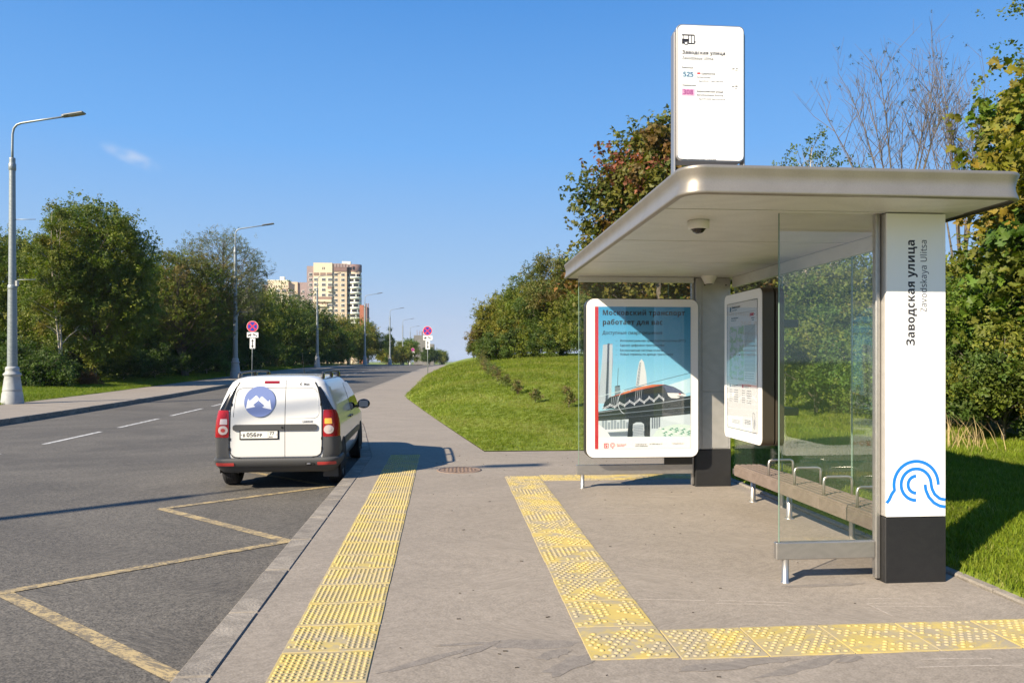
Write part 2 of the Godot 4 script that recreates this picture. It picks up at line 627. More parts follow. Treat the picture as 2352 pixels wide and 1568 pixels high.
const RISE := [[-60, 0.0], [22, 0.0], [35, 0.10], [57, 0.40], [80, 0.72], [100, 0.95], [122, 1.10], [140, 1.06], [160, 0.93], [200, 0.72], [300, 0.4], [460, 0.0]]
const KERB_RIGHT := [[-40, -0.9], [4.2, -1.45], [13.0, -1.56], [19.5, -2.45], [27, -3.9], [33.5, -4.65], [46, -4.35], [87, -3.6], [120, -1.5], [155, -0.3], [200, 0.3], [460, 0.3]]
const PAVEMENT_RIGHT := [[13.55, 0.62], [17, 0.15], [23.4, -0.72], [32.5, -1.95], [46, -1.95], [65, -1.9], [90, -1.3], [120, 1.0], [155, 2.2], [200, 2.8], [460, 2.8]]
const KERB_LEFT := [[-60, -12.2], [21.5, -12.4], [36, -12.9], [45, -13.3], [70, -14.2], [92, -14.3], [125, -12.6], [155, -10.6], [200, -9.8], [460, -9.8]]


func rise(z: float) -> float:
	# rounded: the mean of the table over a few metres
	return (table(RISE, z - 5.0) + table(RISE, z - 2.0) + table(RISE, z + 2.0) + table(RISE, z + 5.0)) * 0.25 if z > 12.0 else 0.0


func pavement_edge(z: float) -> float:
	return 3.85 if z < 13.55 else table(PAVEMENT_RIGHT, z)


func lawn_height(x: float, z: float) -> float:
	var p := Vector2(x, z)
	var d := 1e9
	d = minf(d, p.distance_to(Geometry2D.get_closest_point_to_segment(p, Vector2(3.85, -60), Vector2(3.85, 13.55))))
	d = minf(d, p.distance_to(Geometry2D.get_closest_point_to_segment(p, Vector2(0.62, 13.55), Vector2(3.85, 13.55))))
	for i in PAVEMENT_RIGHT.size() - 1:
		d = minf(d, p.distance_to(Geometry2D.get_closest_point_to_segment(p, Vector2(PAVEMENT_RIGHT[i][1], PAVEMENT_RIGHT[i][0]), Vector2(PAVEMENT_RIGHT[i + 1][1], PAVEMENT_RIGHT[i + 1][0]))))
	return rise(z) + 0.015 + lerpf(0.62, 1.8, smoothstep(12.0, 29.0, z)) * (1.0 - exp(-d / lerpf(5.0, 3.2, smoothstep(11.0, 25.0, z)))) + 0.02 * sin(x * 0.9 + z * 0.35) * minf(d * 0.3, 1.0)


func verge_height(x: float, z: float) -> float:
	var d := maxf(0.0, table(KERB_LEFT, z) - 3.7 - x)
	return rise(z) + 0.03 + 0.25 * (1.0 - exp(-d / 5.0)) + 0.03 * sin(z * 0.5) * minf(d * 0.2, 1.0)


func strip(zs: Array, left: Callable, right: Callable, height: Callable, columns := 1, power := 1.0) -> Mb:
	var b := Mb.new().smooth(true)
	var rows := []
	for z in zs:
		var row := []
		var x0: float = left.call(z)
		var x1: float = right.call(z)
		for k in columns + 1:
			var x := lerpf(x0, x1, pow(float(k) / columns, power))
			row.append(V(x, height.call(x, z), z))
		rows.append(row)
	for i in rows.size() - 1:
		for k in columns:
			b.quad(rows[i][k], rows[i][k + 1], rows[i + 1][k + 1], rows[i + 1][k])
	return b


func rows_of(z0: float, z1: float) -> Array:
	var zs := []
	var z := z0
	while z < z1:
		zs.append(z)
		z += 1.0 if z < 60.0 else 3.0 if z < 220.0 else 20.0
	zs.append(z1)
	return zs


func build_ground() -> void:
	var g := Mb.new()
	g.quad(V(-3000, -0.6, -600), V(3000, -0.6, -600), V(3000, -0.6, 4500), V(-3000, -0.6, 4500))
	obj(g, "ground", M.soil_grass, self).set_meta("kind", "structure")
	var road := strip(rows_of(-40, 460), func(z): return table(KERB_LEFT, z) - 0.1, func(z): return table(KERB_RIGHT, z) + 0.05, func(_x, z): return rise(z) - 0.13, 4)
	obj(road, "road", M.asphalt, self).set_meta("kind", "structure")
	var pv := strip(rows_of(-10, 13.55), func(z): return table(KERB_RIGHT, z) + 0.205, func(_z): return 3.85, func(_x, z): return rise(z), 4)
	var pav := obj(pv, "pavement", M.pavement, self)
	pav.set_meta("kind", "structure")
	var pv2 := strip(rows_of(13.55, 460), func(z): return table(KERB_RIGHT, z) + 0.205, func(z): return table(PAVEMENT_RIGHT, z), func(_x, z): return rise(z), 3)
	obj(pv2, "pavement_beyond", M.pavement, self).set_meta("kind", "structure")
	var ls := strip(rows_of(-40, 460), func(z): return table(KERB_LEFT, z) - 3.7, func(z): return table(KERB_LEFT, z) - 0.2, func(_x, z): return rise(z) + 0.02, 3)
	obj(ls, "pavement_left", M.pavement, self).set_meta("kind", "structure")
	var lawn := strip(rows_of(-30, 13.549), func(_z): return 3.94, func(_z): return 90.0, func(x, z): return -0.06 if x < 3.945 else lawn_height(x, z), 46, 2.2)
	obj(lawn, "lawn_beside_shelter", M.soil_grass, self).set_meta("kind", "structure")
	var lawn2 := strip(rows_of(13.551, 400), func(z): return table(PAVEMENT_RIGHT, z), func(_z): return 110.0, lawn_height, 46, 2.2)
	obj(lawn2, "lawn", M.soil_grass, self).set_meta("kind", "structure")
	var verge := strip(rows_of(-40, 400), func(_z): return -160.0, func(z): return table(KERB_LEFT, z) - 3.7, func(x, z): return verge_height(x, z), 24, 0.45)
	obj(verge, "verge", M.soil_grass, self).set_meta("kind", "structure")
	# dirt in the joint between the kerb stones and the pavement
	var joint := strip(rows_of(-4, 60), func(z): return table(KERB_RIGHT, z) + 0.19, func(z): return table(KERB_RIGHT, z) + 0.23, func(x, z): return rise(z) - 0.011 + 0.004 * sin(z * 9.0 + x * 40.0), 1)
	obj(joint, "joint_dirt", M.iron_cover, self).set_meta("kind", "structure")
	build_stains(pav)


func build_stains(pav: Node) -> void:
	# dried spills and tar seen on the pavement: thin films with outlines of their own, and scratches
	M["spill"] = tiled("spill", grain(31, 256, Color(0.155, 0.136, 0.118), Color(0.225, 0.199, 0.172), [[20, 0.4], [90, 0.6]], 0.4), 1.3, 0.85)
	M["scratch"] = tiled("scratch", grain(32, 256, Color(0.24, 0.21, 0.18), Color(0.36, 0.32, 0.28), [[30, 0.6], [90, 0.6]], 0.4), 0.9, 0.9)
	M["crumb"] = mat("crumb", Color(0.06, 0.05, 0.04), 0.9)
	var blob := func(c: Vector2, a: float, l: float, w: float, s: int) -> PackedVector2Array:
		var r := RandomNumberGenerator.new()
		r.seed = s
		var p := PackedVector2Array()
		for i in 22:
			var t := TAU * i / 22
			var v := Vector2(cos(t) * l, sin(t) * w) * r.randf_range(0.72, 1.15)
			p.append(c + v.rotated(a))
		return p
	var flat := Transform3D(Basis(Vector3.RIGHT, -PI / 2), Vector3(0, 0.0005, 0))
	# in metres: x to the right, y ahead
	var spills := [[Vector2(-0.12, 4.12), 0.55, 0.30, 0.035], [Vector2(0.10, 4.33), 0.05, 0.22, 0.02], [Vector2(0.16, 4.25), 0.7, 0.16, 0.035], [Vector2(0.48, 4.30), -0.05, 0.30, 0.075], [Vector2(0.58, 4.14), 0.6, 0.13, 0.05], [Vector2(0.66, 4.00), 0.7, 0.22, 0.07], [Vector2(1.45, 3.90), 0.1, 0.28, 0.05], [Vector2(1.9, 3.86), 0.4, 0.34, 0.045], [Vector2(1.72, 3.95), 0.05, 0.2, 0.04], [Vector2(2.2, 3.93), 0.3, 0.1, 0.03], [Vector2(2.75, 5.25), 0.05, 0.32, 0.035]]
	var k := 0
	for s in spills:
		k += 1
		var b := Mb.new()
		b.extrude(blob.call(s[0], s[1], s[2], s[3], 40 + k), 0.0008, flat.translated(Vector3(0, 0.0004 * (k % 4), 0)))
		obj(b, "spill", M.spill, pav)
	var lines := [[1.30, 5.05, 1.75, 4.98], [1.85, 4.98, 2.35, 4.88], [1.8, 4.92, 2.25, 4.84], [2.83, 4.93, 3.12, 4.91], [2.83, 4.83, 3.3, 4.80], [2.83, 4.83, 2.86, 4.58], [2.86, 4.77, 3.36, 4.72], [1.7, 8.3, 2.1, 8.25], [1.6, 7.9, 2.2, 7.85], [2.4, 8.9, 2.9, 8.85], [2.6, 3.9, 3.0, 3.88], [2.5, 3.8, 3.1, 3.78]]
	for l in lines:
		var b := Mb.new()
		b.ribbon([Vector2(l[0], l[1]), Vector2((l[0] + l[2]) * 0.5, (l[1] + l[3]) * 0.5 + 0.006), Vector2(l[2], l[3])], 0.012, 0.001, flat)
		obj(b, "scratch", M.scratch, pav)
	var crumbs := Mb.new()
	var r := RandomNumberGenerator.new()
	r.seed = 77
	for i in 90:
		var x := r.randf_range(-0.3, 3.6)
		var z := r.randf_range(3.7, 13.0)
		var s := r.randf_range(0.004, 0.014)
		crumbs.box(V(x, 0.003, z), Vector3(s * 2.0, 0.004, s * 0.7), Basis(Vector3.UP, r.randf() * 0.9 - 0.45))
	var cr := obj(crumbs, "litter_crumbs", M.crumb, self)
	meta(cr, "scattered dark crumbs of dirt and twigs on the bus stop pavement", "litter")
	cr.set_meta("kind", "stuff")


func kerb_line(called: String, t: Array, z0: float, z1: float, side: float, width: float, low: float, high: float, m: Material, step := 1.0) -> void:
	var root := structure(called)
	var r := RandomNumberGenerator.new()
	r.seed = called.hash()
	var z := z0
	while z < z1:
		var s := step if z < 50.0 else step * 3.0
		var e := minf(z + s, z1)
		var xa := table(t, z)
		var xb := table(t, e)
		var b := Mb.new()
		var a3 := V(xa + side * width * 0.5, rise(z) + (low + high) * 0.5 + r.randf_range(-0.003, 0.003), z)
		var b3 := V(xb + side * width * 0.5, rise(e) + (low + high) * 0.5, e)
		var f := (b3 - a3).normalized()
		var right := f.cross(Vector3.UP).normalized()
		var bs := Basis(right, right.cross(-f).normalized() * -1.0, -f)
		bs = Basis(right, (-f).cross(right).normalized(), -f)
		b.cbox((a3 + b3) * 0.5 + right * r.randf_range(-0.004, 0.004), Vector3(width, high - low, (b3 - a3).length() - r.randf_range(0.006, 0.016)), 0.012, bs)
		obj(b, "kerb_stone", m, root)
		z = e


func build_kerbs() -> void:
	kerb_line("kerb", KERB_RIGHT, -4.0, 200.0, 1.0, 0.2, -0.3, 0.002, M.kerb_stone)
	kerb_line("kerb_left", KERB_LEFT, 14.0, 200.0, -1.0, 0.18, -0.3, 0.035, M.kerb_stone)
	kerb_line("garden_kerb", [[-40, 3.86], [14, 3.86]], 2.0, 13.6, 1.0, 0.085, -0.1, 0.022, M.kerb_stone)


func painted(b: Mb, a: Vector2, c: Vector2, w: float, lift := 0.004) -> void:
	var t := (c - a).normalized()
	var n := Vector2(-t.y, t.x) * w * 0.5
	var steps := maxi(1, int(a.distance_to(c) / 2.0))
	for i in steps:
		var p := a.lerp(c, float(i) / steps)
		var q := a.lerp(c, float(i + 1) / steps)
		var at := func(v: Vector2) -> Vector3: return V(v.x, rise(v.y) - 0.13 + lift, v.y)
		b.quad(at.call(p - n), at.call(p + n), at.call(q + n), at.call(q - n))


func build_markings() -> void:
	var zz := structure("bus_stop_marking")
	var pts := [Vector2(-1.55, 3.1), Vector2(-1.42, 4.2), Vector2(-3.44, 6.0), Vector2(-1.60, 7.48), Vector2(-3.47, 9.25), Vector2(-1.70, 10.72), Vector2(-3.5, 12.5), Vector2(-1.75, 14.0)]
	for i in range(1, pts.size() - 1):
		var b := Mb.new()
		var t: Vector2 = (pts[i + 1] - pts[i]).normalized()
		painted(b, pts[i] - t * 0.03, pts[i + 1] + t * 0.03, 0.11, 0.004 if i % 2 else 0.006)
		obj(b, "painted_line", M.yellow_paint, zz)
	var lane := structure("lane_marking")
	for d in [[12.2, 15.0], [16.7, 19.5], [20.6, 23.6], [24.7, 28.1], [29.4, 32.2]]:
		var b := Mb.new()
		painted(b, Vector2(-8.7 - (d[0] - 16.0) * 0.035, d[0]), Vector2(-8.7 - (d[1] - 16.0) * 0.035, d[1]), 0.12)
		obj(b, "painted_dash", M.white_paint, lane)
	for z in range(36, 130, 6):
		var b := Mb.new()
		var x := (table(KERB_LEFT, z) + table(KERB_RIGHT, z)) * 0.5 - 0.2
		var x2 := (table(KERB_LEFT, z + 2.0) + table(KERB_RIGHT, z + 2.0)) * 0.5 - 0.2
		painted(b, Vector2(x, z), Vector2(x2, z + 2.0), 0.12)
		obj(b, "painted_dash", M.white_paint, lane)


func stud_tile(w: float, l: float, px: float, pz: float, rad: float, height: float, stagger: bool, lost: float, s: int) -> ArrayMesh:
	var r := RandomNumberGenerator.new()
	r.seed = s
	var n := FastNoiseLite.new()
	n.seed = s
	n.frequency = 5.0
	var b := Mb.new()
	b.cbox(Vector3(0, 0.0015, 0), Vector3(w - 0.006, 0.009, l - 0.006), 0.002)
	var nx := int((w - 0.02) / px)
	var nz := int((l - 0.015) / pz)
	b.smooth(true)
	for j in nz:
		for i in nx:
			var x := (i - (nx - 1) * 0.5 + (0.25 if stagger and j % 2 else -0.25 if stagger else 0.0)) * px
			var z := (j - (nz - 1) * 0.5) * pz
			if lost > 0.0 and n.get_noise_2d(x, z) > 0.32 - lost:
				continue
			if r.randf() < 0.01 + lost * 0.1:
				continue
			var h := height * r.randf_range(0.75, 1.0)
			var y0 := 0.006
			var top := Vector3(x, y0 + h, z)
			var k := 6
			var r1 := rad
			var r2 := rad * 0.72
			for q in k:
				var a := TAU * q / k
				var c := TAU * (q + 1) / k
				var e0 := Vector3(cos(a), 0, -sin(a))
				var e1 := Vector3(cos(c), 0, -sin(c))
				var base := Vector3(x, y0, z)
				b.quad(base + e0 * r1, base + e1 * r1, base + e1 * r2 + Vector3(0, h * 0.85, 0), base + e0 * r2 + Vector3(0, h * 0.85, 0))
				b.tri(base + e0 * r2 + Vector3(0, h * 0.85, 0), base + e1 * r2 + Vector3(0, h * 0.85, 0), top)
	return b.mesh()


func build_tactile() -> void:
	var fine := []
	for k in 4:
		fine.append(stud_tile(0.52, 0.42, 0.033, 0.037, 0.0115, 0.0095, false, 0.0 if k < 3 else 0.04, 100 + k))
	var left := structure("tactile_strip")
	var z := 3.0
	var i := 0
	while z < 13.0:
		var x := -0.69 - 0.0118 * (z - 3.9) + rng.randf_range(-0.003, 0.003)
		put(fine[i % 4], "tactile_tile", M.tactile_yellow if i % 3 else M.tactile_yellow_dirty, left, Transform3D(Basis(Vector3.UP, 0.0118 + (PI if i % 2 else 0.0)), V(x, 0.0, z + 0.21)))
		z += 0.424
		i += 1
	var coarse := []
	for k in 5:
		coarse.append(stud_tile(0.50, 0.50, 0.05, 0.042, 0.0165, 0.0085, true, [0.08, 0.16, 0.03, 0.22, 0.12][k], 200 + k))
	var right := structure("tactile_strip_beside_shelter")
	z = 4.03
	i = 0
	while z < 10.3:
		put(coarse[(i * 2 + 1) % 5], "tactile_tile", M.tactile_yellow_dirty, right, Transform3D(Basis(Vector3.UP, PI / 2 if i % 3 == 1 else 0.0), V(1.02 + rng.randf_range(-0.003, 0.003), 0.0, z + 0.25)))
		z += 0.503
		i += 1
	var across := structure("tactile_strip_across")
	for k in 8:
		put(coarse[(k * 3 + 2) % 5], "tactile_tile", M.tactile_yellow if k % 3 else M.tactile_yellow_dirty, across, Transform3D(Basis(Vector3.UP, PI if k % 2 else 0.0).scaled_local(Vector3(1, 1, 0.9)), V(1.528 + 0.503 * k, 0.0, 4.225)))
	var far := structure("tactile_strip_behind_shelter")
	for k in 5:
		put(coarse[(k * 2) % 5], "tactile_tile", M.tactile_yellow_dirty, far, Transform3D(Basis(), V(1.528 + 0.503 * k, 0.0, 10.40)))
	var mh := thing("manhole_cover", "round rusty brown iron manhole cover set in the pavement between the yellow strips", "manhole cover", V(0.13, 0, 11.27))
	var ring := Mb.new().smooth(true)
	ring.lathe([[0.34, -0.01], [0.34, 0.006], [0.30, 0.008], [0.298, 0.0]], 32)
	obj(ring, "frame", M.iron_cover, mh)
	var lid := Mb.new()
	lid.lathe([[0.294, -0.01], [0.294, 0.005], [0.0, 0.006]], 32)
	for a in range(-4, 5):
		for c in range(-4, 5):
			var p := Vector2(a, c) * 0.058
			if p.length() < 0.25:
				lid.cbox(Vector3(p.x, 0.008, p.y), Vector3(0.04, 0.006, 0.018), 0.002, Basis(Vector3.UP, PI / 4 if (a + c) % 2 else -PI / 4))
	obj(lid, "lid", M.iron_cover, mh)


# ---------------------------------------------------------------- the bus shelter

const CEIL := 2.76
const ROOF_L := 1.5
const ROOF_R := 3.90
const ROOF_N := 4.68
const ROOF_F := 9.85


func roof_ring(inset: float, y: float, r := 0.16) -> Array:
	var p := []
	var w := ROOF_R - ROOF_L - inset * 2.0
	var l := ROOF_F - ROOF_N - inset * 2.0
	for v in rrect(w, l, maxf(r - inset, 0.02), 7, Vector2((ROOF_L + ROOF_R) * 0.5, (ROOF_N + ROOF_F) * 0.5)):
		p.append(V(v.x, y, v.y))
	return p


func build_shelter() -> void:
	var s := thing("bus_shelter", "glass and metal bus shelter with broad silver roof and white name pillar", "bus shelter", V(2.6, 0, 7.2))
	var off := -s.position
	var at := Transform3D(Basis(), off)
	# roof: a hollowed edge moulding all round, and a flat top
	var b := Mb.new().smooth(true)
	var prof := [[0.030, 0.0], [0.006, 0.004], [0.0, 0.014], [0.004, 0.03], [0.016, 0.065], [0.020, 0.10], [0.012, 0.135], [0.0, 0.165], [-0.004, 0.18], [0.004, 0.19], [0.03, 0.195]]
	var rings := []
	for p in prof:
		rings.append(roof_ring(p[0], CEIL - 0.02 + p[1]))
	for i in rings.size() - 1:
		var n: int = rings[i].size()
		for k in n:
			b.quad(rings[i][k], rings[i][(k + 1) % n], rings[i + 1][(k + 1) % n], rings[i + 1][k])
	obj(b, "roof_edge", M.fascia_metal, s, at)
	var top := Mb.new()
	var poly := PackedVector2Array()
	for v in roof_ring(0.028, 0.0):
		poly.append(Vector2(v.x, -v.z))
	top.extrude(poly, 0.03, Transform3D(Basis(Vector3.RIGHT, -PI / 2), Vector3(0, CEIL + 0.145, 0)))
	obj(top, "roof_sheet", M.fascia_metal, s, at)
	# ceiling: panels with narrow joints, under a dark carrier
	var carrier := Mb.new()
	carrier.extrude(poly, 0.02, Transform3D(Basis(Vector3.RIGHT, -PI / 2), Vector3(0, CEIL + 0.03, 0)))
	obj(carrier, "ceiling_carrier", M.dark_profile, s, at)
	var cuts := [ROOF_N + 0.035, 5.26, 6.66, 8.12, ROOF_F - 0.035]
	for i in cuts.size() - 1:
		var z0: float = cuts[i] + 0.013
		var z1: float = cuts[i + 1] - 0.013
		var xs := [ROOF_L + 0.045, ROOF_R - 0.045]
		if i == 0 or i == cuts.size() - 2:
			xs = [ROOF_L + 0.06, ROOF_R - 0.06]
		boxed("ceiling_panel", M.ceiling_panel, s, off + V((xs[0] + xs[1]) * 0.5, CEIL + 0.012, (z0 + z1) * 0.5), Vector3(xs[1] - xs[0], 0.024, z1 - z0), 0.002)
	# the two pillars
	for k in 2:
		var z: float = [5.33, 9.60][k]
		var pl := boxed("pillar", M.pillar_metal, s, off + V(3.465, (0.49 + CEIL) * 0.5 - 0.002, z), Vector3(0.47, CEIL - 0.49 - 0.006, 0.13), 0.006)
		boxed("pillar_base", M.black_base, s, off + V(3.465, 0.238, z), Vector3(0.478, 0.496, 0.146), 0.006)
		boxed("edge_profile", M.brushed_steel, s, off + V(3.205, (CEIL + 0.02) * 0.5, z + 0.01), Vector3(0.036, CEIL - 0.02, 0.05), 0.004)
		if k == 0:
			# white name panel with the vertical lettering and the wave
			var pn := boxed("name_panel", M.white_panel, s, off + V(3.465, (0.492 + CEIL) * 0.5 - 0.003, z - 0.071), Vector3(0.462, CEIL - 0.492 - 0.008, 0.012), 0.002)
			var face := off + V(3.234, 0.492, z - 0.0768)
			var px := 0.00151
			var turn := Basis(Vector3(0, 0, 1), PI / 2)
			var spot := func(x: float, y: float) -> Vector3: return face + Vector3((x - 85.0) * px, (1522.0 - y) * 0.001503, 0)
			lettering("Заводская улица", "lettering", M.letter_black, pn, sans_bold, 0.785, Transform3D(turn, spot.call(245, 672)))
			lettering("Zavodskaya Ulitsa", "lettering", M.letter_grey, pn, sans, 0.535, Transform3D(turn, spot.call(303, 505)))
			var e := func(x: float, y: float) -> Vector2: return Vector2((x - 85.0) * px, (1522.0 - y) * 0.001503)
			var c: Vector2 = e.call(237, 1362)
			var lines := []
			lines.append([e.call(84, 1452), e.call(98, 1434), e.call(110, 1408)] + arc(c, 115 * px, 193, -1, 26))
			lines.append(arc(c, 78 * px, 270, 0, 26) + [e.call(320, 1385), e.call(334, 1412), e.call(360, 1433), e.call(389, 1440)])
			lines.append(arc(c, 42 * px, 270, 90, 16))
			lines.append([e.call(283, 1362), e.call(288, 1392), e.call(303, 1425), e.call(330, 1454), e.call(360, 1470), e.call(389, 1475)])
			for l in lines:
				var w := Mb.new()
				w.ribbon(l, 0.0245, 0.0012)
				obj(w, "wave_line", M.brand_blue, pn, Transform3D(Basis(), face))
		else:
			boxed("cover_plate", M.pillar_metal, s, off + V(3.49, 1.98, z - 0.068), Vector3(0.36, 1.44, 0.008), 0.002)
			boxed("cover_plate", M.pillar_metal, s, off + V(3.49, 0.88, z - 0.068), Vector3(0.36, 0.74, 0.008), 0.002)
			for sx in [-1, 1]:
				var bolt := Mb.new().smooth(true)
				bolt.lathe([[0.011, 0.0], [0.010, 0.004], [0.0, 0.005]], 8, Transform3D(Basis(Vector3.RIGHT, PI / 2), off + V(3.49 + sx * 0.145, 2.66, z - 0.072)))
				obj(bolt, "bolt", M.dark_profile, s)
	# end walls of glass: a half one near, a full one far
	for w in [[2.45, 3.19, 5.345], [1.67, 3.19, 9.55]]:
		var x0: float = w[0]
		var x1: float = w[1]
		var z: float = w[2]
		var top_y := CEIL - 0.002 if z < 6.0 else CEIL - 0.075
		boxed("glass_pane", M.glass, s, off + V((x0 + x1) * 0.5, (0.30 + top_y) * 0.5, z), Vector3(x1 - x0, top_y - 0.302, 0.010))
		boxed("pane_edge", M.glass_edge, s, off + V(x0 - 0.004, (0.30 + top_y) * 0.5, z), Vector3(0.007, top_y - 0.302, 0.012), 0.002)
		boxed("bottom_rail", M.brushed_steel, s, off + V((x0 + x1) * 0.5 - 0.02, 0.238, z), Vector3(x1 - x0 + 0.03, 0.128, 0.055), 0.006)
		var leg := Mb.new().smooth(true)
		leg.lathe([[0.034, 0.0], [0.033, 0.006], [0.026, 0.010], [0.026, 0.176]], 18, Transform3D(Basis(), off + V(x0 + 0.045, 0, z)))
		obj(leg, "leg", M.brushed_steel, s)
		if z > 6.0:
			boxed("top_rail", M.ceiling_panel, s, off + V((x0 + x1) * 0.5, CEIL - 0.037, z), Vector3(x1 - x0 + 0.02, 0.07, 0.05), 0.004)
			boxed("pane_joint", M.glass_edge, s, off + V(2.86, (0.30 + top_y) * 0.5, z - 0.0075), Vector3(0.012, top_y - 0.31, 0.004))
			boxed("inner_rail", M.dark_profile, s, off + V(2.98, 0.36, z - 0.05), Vector3(0.38, 0.12, 0.02), 0.004)
	# rear wall: three panes between the pillars
	var zc := [5.42, 6.62, 8.08, 9.50]
	for i in 3:
		var zm: float = (zc[i] + zc[i + 1]) * 0.5
		boxed("glass_pane", M.glass, s, off + V(3.735, (0.24 + CEIL - 0.13) * 0.5, zm), Vector3(0.010, CEIL - 0.13 - 0.242, zc[i + 1] - zc[i] - 0.012))
		if i > 0:
			boxed("pane_joint", M.glass_edge, s, off + V(3.735, (0.24 + CEIL - 0.13) * 0.5, zc[i]), Vector3(0.012, CEIL - 0.13 - 0.244, 0.009))
	boxed("rear_beam", M.ceiling_panel, s, off + V(3.735, CEIL - 0.066, 7.46), Vector3(0.06, 0.128, 4.07), 0.004)
	boxed("bottom_rail", M.brushed_steel, s, off + V(3.735, 0.205, 7.46), Vector3(0.05, 0.07, 4.07), 0.006)
	for z in [6.62, 8.08]:
		var leg := Mb.new().smooth(true)
		leg.lathe([[0.026, 0.0], [0.026, 0.172]], 14, Transform3D(Basis(), off + V(3.735, 0, z)))
		obj(leg, "leg", M.brushed_steel, s)


func build_stop_sign() -> void:
	var z := 5.62
	var t := thing("stop_sign", "tall white bus stop sign with route numbers standing on the shelter roof", "bus stop sign", V(2.02, CEIL + 0.176, z))
	var at := Transform3D(Basis(), Vector3.ZERO)
	var h0 := 0.27  # underside of the box above the roof
	var w := 0.545
	var h := 1.065
	plate("case", M.sign_frame, t, rrect(w, h, 0.045, 6, Vector2(0, h0 + h * 0.5)), 0.12, at.translated(Vector3(0, 0, -0.12)), 0.004)
	for sx in [-1, 1]:
		boxed("post", M.sign_frame, t, Vector3(sx * (w * 0.5 + 0.006), 0.64, -0.06), Vector3(0.014, 1.28, 0.085), 0.003)
	var face := plate("face", M.white_panel, t, rrect(w - 0.022, h - 0.022, 0.04, 6, Vector2(0, h0 + h * 0.5)), 0.006, at)
	var px := (w - 0.022) / 625.0
	var x0 := -(w - 0.022) * 0.5
	var y1 := h0 + h - 0.011
	var spot := func(x: float, y: float) -> Transform3D: return Transform3D(Basis(), Vector3(x0 + (x - 103.0) * px, y1 - (y - 108.0) * px * 0.985, 0.0062))
	var words := [
		["Заводская улица", 143, 392, 410, 1, "letter_black"], ["Zavodskaya Ulitsa", 143, 440, 296, 0, "letter_black"],
		["Районные", 140, 515, 108, 0, "letter_black"], ["до 20", 620, 513, 54, 0, "letter_black"], ["Щербинка", 325, 574, 132, 0, "letter_black"], ["Scherbinka", 283, 604, 128, 0, "letter_grey"],
		["Буд 5:45–0:11  Вых 5:45–0:02", 300, 640, 235, 0, "letter_grey"], ["Социальные", 138, 684, 135, 0, "letter_black"], ["до 80", 618, 681, 54, 0, "letter_black"],
		["Барышевская роща", 281, 742, 250, 0, "letter_black"], ["Baryshevskaya Roscha", 281, 776, 250, 0, "letter_grey"], ["Буд 5:33–23:48  Вых 5:33–23:18", 300, 808, 250, 0, "letter_grey"],
		["Остановка оборудована для посадки с 21:00 до 06:00", 125, 1377, 342, 0, "letter_black"]]
	for q in words:
		lettering(q[0], "lettering", M[q[5]], face, sans_bold if q[4] else sans, q[3] * px, spot.call(q[1], q[2]))
	var tag := func(a: float, b: float, c: float, d: float, m: Material) -> void:
		var e: Vector3 = spot.call((a + c) * 0.5, (b + d) * 0.5).origin
		boxed("route_tag", m, face, e + Vector3(0, 0, 0.0002), Vector3((c - a) * px, (d - b) * px, 0.001))
	tag.call(140, 540, 262, 603, M.pale_blue)
	tag.call(137, 705, 262, 772, M.pale_pink)
	var lift := Transform3D(Basis(), Vector3(0, 0, 0.0006))
	lettering("525", "route_number", M.letter_blue, face, sans_bold, 96 * px, lift * spot.call(152, 593))
	lettering("308", "route_number", M.letter_magenta, face, sans_bold, 96 * px, lift * spot.call(150, 760))
	tag.call(285, 549, 316, 566, M.print_red)
	tag.call(648, 520, 674, 524, M.letter_black)
	tag.call(645, 688, 671, 692, M.letter_black)
	# the bus pictogram
	var ic := Mb.new()
	var bar := func(a: float, b: float, c: float, d: float) -> void:
		var e: Vector3 = spot.call((a + c) * 0.5, (b + d) * 0.5).origin
		ic.box(e + Vector3(0, 0, 0.0004), Vector3((c - a) * px, (d - b) * px, 0.0012))
	bar.call(141, 194, 255, 206)
	bar.call(141, 236, 202, 262)
	bar.call(141, 262, 160, 284)
	bar.call(200, 274, 262, 286)
	bar.call(200, 206, 208, 274)
	bar.call(228, 206, 235, 274)
	bar.call(254, 200, 262, 274)
	bar.call(262, 256, 270, 270)
	bar.call(149, 206, 155, 236)
	var wc: Vector3 = spot.call(179, 277).origin
	var ring := []
	for a in arc(Vector2(wc.x, wc.y), 16 * px, 0, 360, 20):
		ring.append(a)
	ic.ribbon(ring, 7 * px, 0.0016, Transform3D(Basis(), Vector3(0, 0, wc.z)))
	obj(ic, "bus_pictogram", M.letter_black, face)


# ---------------------------------------------------------------- printed pictures

func fill_poly(im: Image, pts: Array, c: Color) -> void:
	var lo := 1e9
	var hi := -1e9
	for p in pts:
		lo = minf(lo, p.y)
		hi = maxf(hi, p.y)
	for y in range(maxi(0, int(lo)), mini(im.get_height() - 1, int(hi)) + 1):
		var xs := []
		var yy := y + 0.5
		for i in pts.size():
			var a: Vector2 = pts[i]
			var b: Vector2 = pts[(i + 1) % pts.size()]
			if (a.y <= yy) != (b.y <= yy):
				xs.append(a.x + (yy - a.y) / (b.y - a.y) * (b.x - a.x))
		xs.sort()
		for k in range(0, xs.size() - 1, 2):
			var l := clampi(roundi(xs[k]), 0, im.get_width())
			var r := clampi(roundi(xs[k + 1]), 0, im.get_width())
			if r > l:
				im.fill_rect(Rect2i(l, y, r - l, 1), c)


func stroke(im: Image, pts: Array, w: float, c: Color) -> void:
	for i in pts.size() - 1:
		var a: Vector2 = pts[i]
		var b: Vector2 = pts[i + 1]
		var t := (b - a).normalized() * w * 0.5
		var n := Vector2(-t.y, t.x)
		fill_poly(im, [a - n - t, a + n - t, b + n + t, b - n + t], c)


